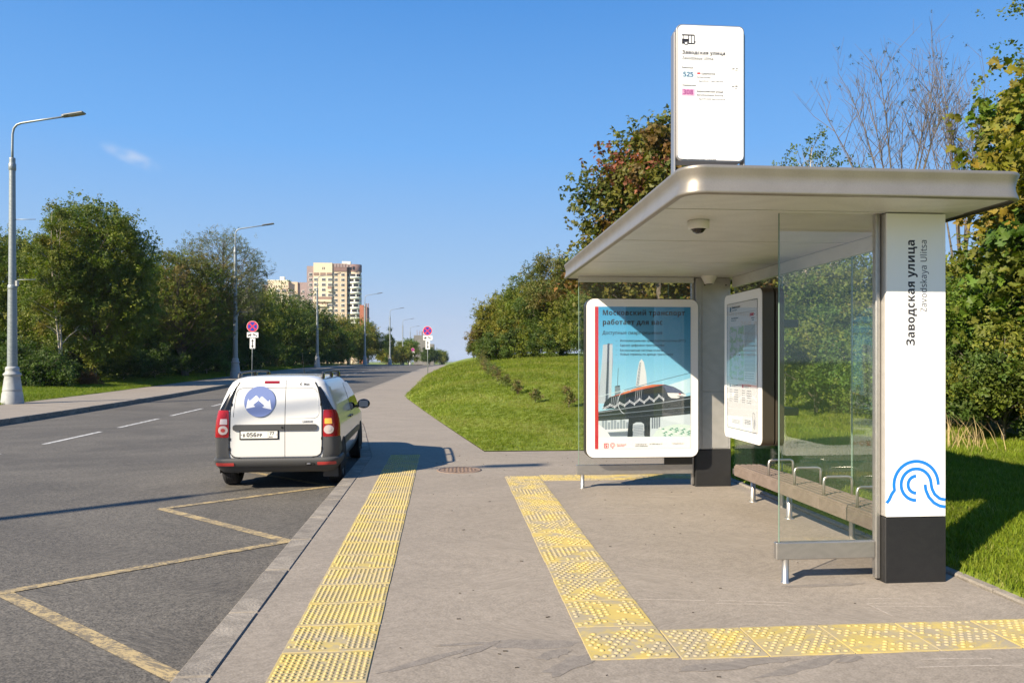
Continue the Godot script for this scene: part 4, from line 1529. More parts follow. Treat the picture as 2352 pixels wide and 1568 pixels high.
		for q in [[0.365, 0.585, 0.80], [0.37, 0.58, 0.81], [0.405, 0.58, 0.81], [0.41, 0.585, 0.80]]:
			rows.append([q[0]] + L.call(q[1], q[2]))
		van_patch(rows, 0.062, "reflector", M.reflector_red, v, 6)
		# cab window, door lines, sill, wheel arches
		side_patch([[1.01, 1.93, 3.28], [1.14, 1.95, 3.16], [1.30, 1.97, 2.95], [1.44, 2.0, 2.72], [1.47, 2.05, 2.62]], g, 0.004, "cab_window", M.window_dark, v)
		for z in [1.85, 3.2]:
			side_patch([[0.36, z, z + 0.008], [0.7, z, z + 0.008], [1.0, z, z + 0.008]], g, 0.0025, "door_gap", M.gap_black, v, 1)
		side_patch([[0.56, 0.95, 3.35], [0.62, 0.93, 3.36], [0.66, 0.95, 3.35]], g, 0.012, "rub_strip", M.trim_grey, v, 8)
		for z in [1.98, 1.72]:
			var hd := Mb.new()
			hd.cbox(van_side(0.93, z, g, 0.02), Vector3(0.03, 0.03, 0.15), 0.008)
			obj(hd, "door_handle", M.gloss_black, v)
		for z in [0.73, 3.62]:
			var ar := Mb.new()
			ar.extrude(PackedVector2Array(arc(Vector2(0, 0.31), 0.385, -14, 194, 20)), 0.01, Transform3D(Basis(Vector3.UP, PI / 2 * g), Vector3(g * 0.862, 0, -z)))
			obj(ar, "wheel_arch", M.under_dark, v)
			var wh := Mb.new().smooth(true)
			var tw := Transform3D(Basis(Vector3(0, 0, 1), -PI / 2 * g), Vector3(g * 0.668, 0.31, -z))
			wh.lathe([[0.19, 0.0], [0.285, 0.0], [0.307, 0.02], [0.31, 0.05], [0.31, 0.15], [0.307, 0.185], [0.285, 0.205], [0.20, 0.206]], 32, tw)
			var tyre := obj(wh, "tyre", M.tyre, v)
			for gr in 4:
				var gv := Mb.new().smooth(true)
				gv.lathe([[0.3102, 0.045 + gr * 0.032], [0.3104, 0.048 + gr * 0.032], [0.3104, 0.051 + gr * 0.032], [0.3102, 0.054 + gr * 0.032]], 32, tw)
				obj(gv, "tread_groove", M.gap_black, tyre)
			var rim := Mb.new().smooth(true)
			rim.lathe([[0.205, 0.196], [0.19, 0.185], [0.12, 0.19], [0.05, 0.198], [0.0, 0.20]], 24, tw)
			obj(rim, "rim", M.wheel_rim, v)
		# mirror
		var mr := Mb.new().smooth(true)
		var prof := []
		for k in 9:
			var a := PI * (k / 8.0 - 0.5)
			prof.append([cos(a) * 0.5, sin(a) * 0.5])
		mr.lathe(prof, 16, Transform3D(Basis.from_scale(Vector3(0.235, 0.175, 0.11)), Vector3(g * 0.99, 1.06, -2.95)))
		var mh := obj(mr, "mirror", M.gloss_black, v)
		boxed("mirror_arm", M.gloss_black, mh, Vector3(g * 0.875, 1.015, -2.96), Vector3(0.08, 0.05, 0.06), 0.012)
		plate("mirror_glass", M.wheel_rim, mh, rrect(0.17, 0.12, 0.04, 4, Vector2(g * 0.99, 1.06)), 0.006, Transform3D(Basis(), Vector3(0, 0, -2.897)))
		# roof rail
		var rl := Mb.new().smooth(true)
		var rx: float = g * 0.60
		rl.tube([Vector3(rx, 1.575, -0.36), Vector3(rx, 1.635, -0.38), Vector3(rx, 1.662, -0.46), Vector3(rx, 1.672, -1.0), Vector3(rx, 1.672, -1.7), Vector3(rx, 1.66, -2.3), Vector3(rx, 1.63, -2.42), Vector3(rx, 1.57, -2.45)], [0.024, 0.022, 0.018, 0.017, 0.017, 0.018, 0.022, 0.024], 8)
		var rail := obj(rl, "roof_rail", M.trim_grey, v)
		for z in [0.43, 1.4, 2.33]:
			boxed("rail_foot", M.gloss_black, rail, Vector3(rx, 1.615, -z), Vector3(0.045, 0.09, 0.11), 0.01)
	# bumper round the tail
	var rows := []
	for q in [[0.255, -0.02], [0.262, 0.02], [0.30, 0.04], [0.345, 0.048], [0.352, 0.056], [0.42, 0.058], [0.45, 0.052], [0.468, 0.04], [0.474, 0.0]]:
		rows.append(q)
	var bb := Mb.new().smooth(true)
	for i in rows.size() - 1:
		for k in 44:
			var s0 := lerpf(-1.30, 1.30, k / 44.0)
			var s1 := lerpf(-1.30, 1.30, (k + 1) / 44.0)
			bb.quad(van_at(rows[i][0], s0, rows[i][1]), van_at(rows[i][0], s1, rows[i][1]), van_at(rows[i + 1][0], s1, rows[i + 1][1]), van_at(rows[i + 1][0], s0, rows[i + 1][1]))
	var bump := obj(bb, "bumper", M.bumper_grey, v)
	for k in 30:
		var s := lerpf(-0.52, 0.52, k / 29.0)
		boxed("step_rib", M.trim_grey, bump, van_at(0.471, s, 0.028), Vector3(0.012, 0.008, 0.03))
	boxed("tow_eye", M.wheel_rim, bump, van_at(0.385, 0.46, 0.066), Vector3(0.055, 0.02, 0.02), 0.006)
	boxed("tow_recess", M.gap_black, bump, van_at(0.385, 0.47, 0.056), Vector3(0.13, 0.05, 0.012), 0.004)
	boxed("mud_flap", M.bumper_grey, v, Vector3(0.72, 0.24, -0.40), Vector3(0.22, 0.20, 0.01))
	# high brake light, antenna
	van_patch([[1.515, -0.18, 0.02], [1.52, -0.185, 0.025], [1.545, -0.185, 0.025], [1.55, -0.18, 0.02]], 0.018, "high_brake_light", M.lens_deep_red, v, 6)
	var an := Mb.new().smooth(true)
	an.tube([Vector3(0.0, 1.62, -2.42), Vector3(0, 1.75, -2.34), Vector3(0, 1.98, -2.18)], [0.008, 0.004, 0.0025], 6)
	obj(an, "antenna", M.gloss_black, v)
	# number plate
	var lean := Transform3D(Basis(), Vector3(-0.235, 0.80, -0.03 + 0.022))
	var np := boxed("number_plate", M.plate_white, v, lean.origin + Vector3(0, 0, 0.004), Vector3(0.52, 0.112, 0.004))
	for q in [[0, 0.053, 0.52, 0.005], [0, -0.053, 0.52, 0.005], [-0.2575, 0, 0.005, 0.112], [0.2575, 0, 0.005, 0.112], [0.125, 0.0, 0.003, 0.104]]:
		boxed("plate_line", M.letter_black, np, lean.origin + Vector3(q[0], q[1], 0.0065), Vector3(q[2], q[3], 0.002))
	boxed("plate_holder", M.gap_black, v, lean.origin + Vector3(0, -0.002, -0.004), Vector3(0.545, 0.135, 0.01), 0.004)
	var zt := Transform3D(Basis(), lean.origin + Vector3(0, 0, 0.0062))
	for q in [["В", -0.222, -0.03, 0.034, 0.044], ["056", -0.172, -0.032, 0.135, 0.066], ["РР", -0.025, -0.03, 0.12, 0.046], ["77", 0.145, -0.004, 0.075, 0.044], ["RUS", 0.14, -0.042, 0.048, 0.022]]:
		lettering(q[0], "lettering", M.letter_black, np, sans_bold, q[3], zt.translated(Vector3(q[1], q[2], 0)), q[4])
	for x in [-0.243, 0.243]:
		plate("plate_bolt", M.letter_black, np, disc(0.006, 8), 0.002, zt.translated(Vector3(x, 0.0, 0)))
	# badges
	lettering("LARGUS", "badge_lettering", M.letter_grey, v, sans_bold, 0.155, Transform3D(Basis(), van_at(0.96, 0.37, 0.0128)), 0.03)
	var up := Basis(Vector3.RIGHT, -0.25)
	lettering("Rus", "badge_lettering", M.letter_black, v, sans_bold, 0.075, Transform3D(up, van_at(1.485, 0.375, 0.0135)))
	var cres := Mb.new()
	cres.ribbon(arc(Vector2(0, 0), 0.013, 60, 300, 12), 0.011, 0.0015, Transform3D(up, van_at(1.503, 0.335, 0.0132)))
	obj(cres, "badge_emblem", M.letter_black, v)
	# the blue keep-either-side sticker
	var sk := Transform3D(Basis(Vector3.RIGHT, -0.175), van_at(1.262, -0.235, 0.021) + Vector3(0, 0, -0.001))
	var st := plate("round_sign", M.sticker_blue, v, disc(0.218, 40), 0.003, sk)
	for g in [-1.0, 1.0]:
		var ar := PackedVector2Array()
		for p in [[0.015, 0.075], [0.04, 0.098], [0.128, 0.020], [0.150, 0.050], [0.178, -0.090], [0.048, -0.060], [0.078, -0.035], [-0.006, 0.042]]:
			ar.append(Vector2(p[0] * g - 0.012, p[1] - 0.012 - (0.012 if g > 0 else 0.0)))
		if g < 0:
			ar.reverse()
		plate("white_arrow", M.sticker_white, st, ar, 0.0012, sk.translated_local(Vector3(0, 0, 0.0031)))


# ---------------------------------------------------------------- lamps and road signs

func build_lamps() -> void:
	var t := thing("street_lamp", "", "street lamp")
	t.set_meta("group", "lamps along the far side of the road")
	var b := Mb.new().smooth(true)
	b.lathe([[0.40, 0.0], [0.40, 0.10], [0.385, 0.16], [0.36, 0.42], [0.335, 0.50], [0.33, 0.54], [0.345, 0.57], [0.33, 0.60], [0.30, 0.86], [0.27, 1.08], [0.275, 1.12], [0.315, 1.16], [0.315, 1.21], [0.26, 1.25], [0.235, 1.32], [0.24, 1.36], [0.245, 1.42], [0.225, 1.47], [0.185, 1.5]], 24)
	obj(b, "base", M.lamp_base, t)
	var p := Mb.new().smooth(true)
	p.lathe([[0.178, 1.48], [0.168, 3.0], [0.156, 4.55], [0.156, 4.60]], 18)
	p.lathe([[0.138, 4.60], [0.130, 6.0], [0.118, 8.0], [0.110, 9.75], [0.11, 9.8], [0.0, 9.82]], 18)
	var pole := obj(p, "pole", M.galvanised, t)
	var cl := Mb.new().smooth(true)
	cl.lathe([[0.118, 9.3], [0.135, 9.32], [0.135, 9.55], [0.118, 9.58]], 16)
	cl.lathe([[0.155, 4.55], [0.166, 4.57], [0.166, 4.72], [0.14, 4.75]], 16)
	obj(cl, "collar", M.galvanised, pole)
	var a := Mb.new().smooth(true)
	var pts := [Vector3(0, 9.6, 0), Vector3(0.0, 10.2, 0), Vector3(0.01, 10.75, 0), Vector3(0.06, 10.98, 0), Vector3(0.18, 11.12, 0), Vector3(0.36, 11.19, 0), Vector3(1.2, 11.33, 0), Vector3(2.05, 11.46, 0)]
	a.tube(pts, [0.05, 0.046, 0.043, 0.042, 0.042, 0.042, 0.038, 0.034], 10)
	obj(a, "arm", M.galvanised, t)
	var hd := Mb.new()
	var tilt := Basis(Vector3(0, 0, 1), 0.17)
	hd.cbox(Vector3(2.45, 11.56, 0), Vector3(0.78, 0.075, 0.30), 0.025, tilt)
	hd.cbox(Vector3(2.10, 11.50, 0), Vector3(0.28, 0.11, 0.2), 0.03, tilt)
	var head := obj(hd, "luminaire", M.lamp_head, t)
	boxed("lens", M.lamp_lens, head, Vector3(2.53, 11.53, 0), Vector3(0.55, 0.02, 0.24), 0.004, tilt)
	for y in [4.95, 7.35]:
		var br := Mb.new().smooth(true)
		br.tube([Vector3(0.10, y, 0), Vector3(0.92, y + 0.01, 0)], [0.016, 0.014], 6)
		obj(br, "flag_bracket", M.galvanised, t)
	boxed("junction_box", M.lamp_base, t, Vector3(0.20, 4.80, 0.02), Vector3(0.09, 0.22, 0.12), 0.01)
	var spots := [[-16.28, 29.0], [-16.1, 57.0], [-16.25, 92.0], [-13.75, 120.5], [-12.3, 152.0], [-11.9, 186.0], [-12.0, 222.0], [-11.6, 262.0], [-11.3, 305.0], [-10.9, 352.0], [-16.0, 0.3]]
	var labels := ["grey street lamp with ribbed stone-coloured base on the verge before the wood", "grey street lamp standing next to the blue and red no stopping sign", "grey street lamp rising in front of the cream apartment tower", "grey street lamp beside the brick-red house and round trees", "grey street lamp beside the dark narrow tree at the hilltop", "grey street lamp above the yellowing bushes at the hilltop", "distant grey street lamp before the concrete tower", "distant grey street lamp before the concrete tower", "far small street lamp at the end of the road", "far small street lamp at the end of the road", "grey street lamp whose shadow lies across the road behind the van"]
	for i in spots.size():
		var o: Node3D = t
		if i > 0:
			o = t.duplicate()
			o.name = numbered("street_lamp")
			add_child(o)
		var z: float = spots[i][1]
		var y := verge_height(spots[i][0], z) if z < 400 else 0.0
		if z > 200.0:
			y = maxf(y, rise(z))
		o.position = V(spots[i][0], y - 0.02, z)
		o.scale = Vector3.ONE * (0.935 if i == 0 else 1.0)
		o.rotation.y = 0.06 * (i % 3 - 1)
		o.set_meta("label", labels[i])


func build_road_signs() -> void:
	var t := thing("no_stopping_sign", "no stopping sign with tow-away and arrow plates beside the grey lamp across the road", "road sign", V(-14.1, 0, 54.0), 0.0, "no stopping signs on posts")
	var p := Mb.new().smooth(true)
	p.tube([Vector3(0, 0, 0), Vector3(0, 4.3, 0)], [0.04, 0.04], 10)
	obj(p, "post", M.galvanised, t)
	var c := Vector3(0, 4.0, 0.05)
	var at := Transform3D(Basis(), c)
	var d := plate("round_plate", M.sign_white, t, disc(0.425, 36), 0.02, at.translated(Vector3(0, 0, -0.02)))
	plate("red_field", M.sign_red, d, disc(0.41, 36), 0.002, at.translated(Vector3(0, 0, 0.0005)))
	for k in 4:
		var seg := PackedVector2Array()
		for v in arc(Vector2.ZERO, 0.33, k * 90 + 55, k * 90 + 125, 8):
			seg.append(v)
		seg.append(Vector2.from_angle(deg_to_rad(k * 90 + 90)) * 0.06)
		plate("blue_segment", M.sign_blue, d, seg, 0.002, at.translated(Vector3(0, 0, 0.0027)))
	var pl := plate("tow_plate", M.sign_white, t, rrect(0.84, 0.40, 0.03, 3), 0.02, Transform3D(Basis(), Vector3(0.02, 3.36, 0.03)))
	var tw := Mb.new()
	var f := Transform3D(Basis(), Vector3(0.02, 3.36, 0.0506))
	tw.extrude(PackedVector2Array([Vector2(-0.37, -0.06), Vector2(-0.14, -0.06), Vector2(-0.14, 0.10), Vector2(-0.20, 0.10), Vector2(-0.26, 0.02), Vector2(-0.37, 0.0)]), 0.002, f)
	tw.extrude(PackedVector2Array([Vector2(-0.14, -0.02), Vector2(-0.04, 0.12), Vector2(-0.02, 0.11), Vector2(-0.11, -0.04)]), 0.002, f)
	tw.extrude(PackedVector2Array([Vector2(0.0, 0.02), Vector2(0.03, 0.10), Vector2(0.14, 0.08), Vector2(0.22, 0.0), Vector2(0.35, -0.06), Vector2(0.35, -0.10), Vector2(0.10, -0.02)]), 0.002, f)
	for x in [-0.3, -0.18, 0.28]:
		tw.extrude(disc(0.035, 10, Vector2(x, -0.09)), 0.002, f)
	obj(tw, "tow_truck_symbol", M.letter_black, pl)
	var ap := plate("arrow_plate", M.sign_white, t, rrect(0.40, 0.80, 0.03, 3), 0.02, Transform3D(Basis(), Vector3(0.02, 2.72, 0.03)))
	var ar := Mb.new()
	ar.extrude(PackedVector2Array([Vector2(0, 0.34), Vector2(-0.10, 0.16), Vector2(-0.035, 0.16), Vector2(-0.035, -0.16), Vector2(-0.10, -0.16), Vector2(0, -0.34), Vector2(0.10, -0.16), Vector2(0.035, -0.16), Vector2(0.035, 0.16), Vector2(0.10, 0.16)]), 0.002, Transform3D(Basis(), Vector3(0.02, 2.72, 0.0506)))
	obj(ar, "double_arrow", M.letter_black, ap)
	t.position.y = rise(54.0) + 0.02
	t.scale = Vector3.ONE * 0.94
	t.rotation.z = -0.012
	var far := [[-1.98, 64.5, 0.95, "no stopping sign with tow-away and arrow plates beside the mown lawn"], [-9.6, 190.0, 1.0, "small distant no stopping sign before the concrete tower"], [4.6, 150.0, 0.9, "small distant no stopping sign over the crest of the lawn"]]
	for q in far:
		var o: Node3D = t.duplicate()
		o.name = numbered("no_stopping_sign")
		add_child(o)
		o.position = V(q[0], rise(q[1]) - (0.0 if q[1] < 100 else 0.1), q[1])
		o.scale = Vector3.ONE * q[2]
		o.rotation = Vector3(0, 0, 0.006)
		o.set_meta("label", q[3])


# ---------------------------------------------------------------- buildings far off

var far_x := 0.0
var far_k := 1.0

func window_grid(parent: Node, x0: float, columns: Array, floors: Array, z: float, w: float, h: float, lights: int, skip := {}) -> void:
	# white-framed windows, each its own part with its panes
	var key := "win_%s_%s_%s" % [w, h, lights]
	if not M.has(key):
		var f := Mb.new()
		f.cbox(Vector3(0, 0, 0.05), Vector3(w, h, 0.3), 0.03)
		M[key] = f.mesh()
		var g := Mb.new()
		for i in lights:
			var pw := (w - 0.2) / lights
			g.box(Vector3(-w * 0.5 + 0.1 + pw * (i + 0.5), 0, 0.24), Vector3(pw - 0.16, h - 0.3, 0.05))
		M[key + "g"] = g.mesh()
	for c in columns:
		for y in floors:
			if skip.has([c, y]):
				continue
			var o := put(M[key], "window", M.window_frame, parent, Transform3D(Basis(), Vector3(x0 + c, y, z)))
			put(M[key + "g"], "panes", M.window_glass, o)


func build_buildings() -> void:
	var z := 440.0
	far_k = z / 1700.0
	var X := func(x: float) -> float: return (x - 1035.0) * far_k
	var Y := func(y: float) -> float: return 1.65 + (830.0 - y) * far_k
	# origin at the foot of the tower's left corner
	var gy := -0.6
	var t := thing("apartment_tower", "tall cream apartment tower with rounded corner and brown crown above the trees", "apartment block", V(X.call(712.0), gy, z))
	far_x = X.call(712.0)
	var x := func(px: float) -> float: return X.call(px) - far_x
	var y := func(py: float) -> float: return Y.call(py) - gy
	var block := func(called: String, m: Material, a: float, c: float, top: float, zf: float, depth: float, parent: Node) -> MeshInstance3D:
		var xa: float = x.call(a)
		var xc: float = x.call(c)
		var yt: float = y.call(top)
		return boxed(called, m, parent, Vector3((xa + xc) * 0.5, yt * 0.5, zf - depth * 0.5), Vector3(xc - xa, yt, depth))
	block.call("wing", M.wall_mauve, 712, 727.5, 615, 0.4, 18.0, t)
	block.call("main_wall", M.wall_cream, 727.5, 769, 608, 1.6, 20.0, t)
	block.call("side_wall", M.wall_tan, 769, 801, 609, 0.8, 20.0, t)
	var fl := []
	for i in 13:
		fl.append(y.call(634.0 + i * 11.55))
	window_grid(t, x.call(720.5), [0.0], fl, 0.4, 1.9, 1.7, 2)
	window_grid(t, x.call(733.0), [0.0, 4.3, 8.0], fl.slice(1), 1.6, 2.3, 1.6, 3)
	window_grid(t, x.call(776.5), [0.0, 4.0], fl, 0.8, 2.0, 1.6, 2)
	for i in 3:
		boxed("recess_shade", M.loggia_shade, t, Vector3(x.call(734.0) + i * 3.7, y.call(633.5), 1.55), Vector3(3.0, 1.7, 0.4))  # solid boxes on the wall, coloured as the shaded openings
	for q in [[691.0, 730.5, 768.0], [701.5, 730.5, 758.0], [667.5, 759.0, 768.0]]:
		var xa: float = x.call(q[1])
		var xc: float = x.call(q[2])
		boxed("recess_shade", M.loggia_shade, t, Vector3((xa + xc) * 0.5, y.call(q[0] - 3.5), 1.75), Vector3(xc - xa, 1.5, 0.5))  # shade behind the balcony front, as a brown box
		boxed("balcony_front", M.wall_cream, t, Vector3((xa + xc) * 0.5, y.call(q[0] + 2.5), 2.2), Vector3(xc - xa, 1.5, 0.8), 0.05)
	# the rounded corner: a half cylinder banded with glazed balconies
	var rc: float = (x.call(831.0) - x.call(800.0)) * 0.5
	var cx: float = (x.call(831.0) + x.call(800.0)) * 0.5
	var xf := Transform3D(Basis.from_scale(Vector3(1, 1, 0.9)), Vector3(cx, 0, -4.0))
	var cyl := Mb.new().smooth(true)
	cyl.lathe([[rc, 0.0], [rc, y.call(611.0)], [0.0, y.call(611.0) + 0.1]], 40, xf)
	obj(cyl, "corner_drum", M.wall_tan, t)
	for i in 10:
		var yy: float = y.call(634.0 + i * 11.55)
		var band := Mb.new().smooth(true)
		band.lathe([[rc + 0.02, yy - 2.1], [rc + 0.25, yy - 2.05], [rc + 0.25, yy - 0.85], [rc + 0.02, yy - 0.8]], 40, xf)
		var bl := obj(band, "balcony_band", M.wall_pale, t)
		for w in 14:
			var a := lerpf(-PI * 0.97, -PI * 0.03, w / 13.0)
			var p := Vector3(cx + (rc + 0.1) * cos(a), yy, -4.0 - (rc + 0.1) * 0.9 * sin(a))
			boxed("window", M.window_glass if (w * 7 + i * 3) % 4 else M.window_frame, bl, p, Vector3(0.75, 1.35, 0.2), 0.0, Basis(Vector3.UP, a + PI / 2))
	var crown := Mb.new().smooth(true)
	crown.lathe([[rc + 0.3, y.call(626.0)], [rc + 0.3, y.call(609.5)], [0.0, y.call(609.5) + 0.1]], 40, xf)
	obj(crown, "crown", M.wall_brown, t)
	var cr: float = x.call(772.0)
	boxed("crown_wall", M.wall_brown, t, Vector3((cr + x.call(801.0)) * 0.5, y.call(618.0), 0.75), Vector3(x.call(801.0) - cr, 4.4, 0.8))
	for i in 6:
		boxed("crown_panel", M.wall_mauve, t, Vector3(cr + 0.9 + i * 1.75, y.call(613.6), 1.2), Vector3(1.15, 1.9, 0.2))
	boxed("roof_house", M.wall_pale, t, Vector3(x.call(796.0), y.call(607.0), -8), Vector3(5, 3.4, 4))
	for i in 2:
		boxed("slit_window", M.window_glass, t, Vector3(x.call(748.0) + i * 0.9, y.call(620.5), 1.62), Vector3(0.4, 1.4, 0.1))

	var s := thing("apartment_block", "lower cream apartment block with mauve end wall left of the rounded tower", "apartment block", V(X.call(608.0), gy, z + 12.0))
	far_x = X.call(608.0)
	block.call("main_wall", M.wall_cream, 614, 661, 643, 0.0, 16.0, s)
	block.call("end_wall", M.wall_tan, 661, 680, 645, -2.5, 14.0, s)  # beige wall in shade, the shade put into the darker tan
	block.call("mauve_wall", M.wall_mauve, 680, 713, 645.5, -3.5, 14.0, s)
	block.call("side_wing", M.wall_mauve, 600, 614, 652, -2.0, 14.0, s)
	fl = []
	for i in 9:
		fl.append(y.call(667.0 + i * 11.0))
	window_grid(s, x.call(619.0), [0.0, 4.6, 8.4, 12.2], fl, 0.0, 2.6, 1.7, 3)
	window_grid(s, x.call(666.0), [0.0, 3.0], fl.slice(1), -2.5, 1.5, 1.5, 2)
	window_grid(s, x.call(692.0), [0.0, 3.4], fl, -3.5, 1.6, 1.5, 2)
	boxed("recess_shade", M.loggia_shade, s, Vector3(x.call(653.0), y.call(665.5), 0.05), Vector3(4.0, 1.8, 0.3))  # shaded balcony opening shown by a brown box
	for i in 7:
		boxed("slit_window", M.window_glass, s, Vector3(x.call(623.0) + i * 1.5, y.call(656.5), 0.02), Vector3(0.35, 1.3, 0.1))
	boxed("roof_house", M.wall_pale, s, Vector3(x.call(643.0), y.call(640.0), -6.0), Vector3(2.6, 4.0, 3.0))
	boxed("parapet", M.wall_pale, s, Vector3((x.call(614.0) + x.call(661.0)) * 0.5, y.call(642.6), -0.2), Vector3(12.4, 0.4, 0.6))

	far_k = (z - 40.0) / 1700.0
	var r := thing("brick_house", "dark red brick house gable peeping over trees beside the tower", "house", V(X.call(829.0), gy, z - 40.0))
	far_x = X.call(829.0)
	block.call("wall", M.wall_brick, 829, 838, 702, 0.0, 10.0, r)
	block.call("wall", M.wall_brown, 838, 846, 706, 0.0, 10.0, r)
	for i in 3:
		boxed("chimney", M.wall_brown, r, Vector3(x.call(840.0) + i * 0.9, y.call(704.0), -2.0), Vector3(0.5, 3.0, 0.5))

	# the dark concrete tower down the road
	var z2 := 260.0
	far_k = z2 / 1700.0
	var c := thing("concrete_tower", "stepped grey concrete industrial building at the end of the road", "building", V(X.call(955.0), gy, z2))
	far_x = X.call(955.0)
	block.call("tall_wall", M.wall_concrete, 951, 979, 770, 0.0, 8.0, c)
	block.call("low_wall", M.wall_concrete, 979, 997, 790, 0.5, 8.5, c)
	boxed("window_band", M.window_glass, c, Vector3(x.call(980.0), y.call(800.5), 0.5), Vector3(x.call(989.0) - x.call(971.0), 0.75, 0.2))
	for i in 3:
		boxed("mast", M.wall_brown, c, Vector3(x.call(958.0) + i * 0.9, y.call(766.0), -2.0), Vector3(0.12 if i != 2 else 0.4, 2.6 - i * 0.5, 0.12 if i != 2 else 0.4))


# ---------------------------------------------------------------- trees

func leaf_shape(kind: String) -> Array:
	# outlines from stalk to tip, folded along the middle: [along, half width]
	match kind:
		"maple":
			return [[0.0, 0.01], [0.12, 0.30], [0.22, 0.36], [0.30, 0.22], [0.46, 0.50], [0.58, 0.42], [0.60, 0.20], [0.80, 0.22], [0.86, 0.10], [1.0, 0.0]]
		"willow":
			return [[0.0, 0.02], [0.35, 0.15], [1.0, 0.0]]
	return [[0.0, 0.02], [0.40, 0.32], [1.0, 0.0]]


func sprig(kind: String, leaves: int, size: float, reach: float, s: int) -> ArrayMesh:
	var r := RandomNumberGenerator.new()
	r.seed = s
	var b := Mb.new()
	var shape := leaf_shape(kind)
	for i in leaves:
		var u := (i + 0.5) / leaves
		var dir := Vector3(r.randf_range(-1, 1), r.randf_range(-0.7, 0.8), r.randf_range(-1, 1)).normalized()
		var foot := Vector3(r.randf_range(-1, 1), r.randf_range(-1, 1), r.randf_range(-1, 1)) * reach * (0.35 + 0.65 * u)
		var side := dir.cross(Vector3(r.randf_range(-0.5, 0.5), 1, r.randf_range(-0.5, 0.5))).normalized()
		var up := side.cross(dir).normalized()
		var l := size * r.randf_range(0.7, 1.25)
		var droop := r.randf_range(0.1, 0.35)
		var mid := func(t: float) -> Vector3: return foot + dir * l * t - Vector3(0, droop * l * t * t, 0)
		for k in shape.size() - 1:
			var t0: float = shape[k][0]
			var t1: float = shape[k + 1][0]
			for g in [-1.0, 1.0]:
				var fold := up * 0.25
				var a: Vector3 = mid.call(t0)
				var c: Vector3 = mid.call(t1)
				var p: Vector3 = a + (side * g + fold) * shape[k][1] * l
				var q: Vector3 = c + (side * g + fold) * shape[k + 1][1] * l
				if g > 0:
					b.quad(a, p, q, c)
				else:
					b.quad(a, c, q, p)
	return b.mesh()


func scatter(places: Array, tints: Array, mesh: Mesh, m: Material, called: String, parent: Node) -> MultiMeshInstance3D:
	var mm := MultiMesh.new()
	mm.transform_format = MultiMesh.TRANSFORM_3D
	mm.use_colors = true
	mm.mesh = mesh
	mm.instance_count = places.size()
	for i in places.size():
		mm.set_instance_transform(i, places[i])
		mm.set_instance_color(i, tints[i])
	var o := MultiMeshInstance3D.new()
	o.name = called
	o.multimesh = mm
	o.material_override = m
	o.set_meta("kind", "stuff")
	parent.add_child(o, true)
	return o


func spin(r: RandomNumberGenerator) -> Basis:
	return Basis(Vector3(r.randf_range(-1, 1), r.randf_range(-1, 1), r.randf_range(-1, 1)).normalized(), r.randf() * TAU)


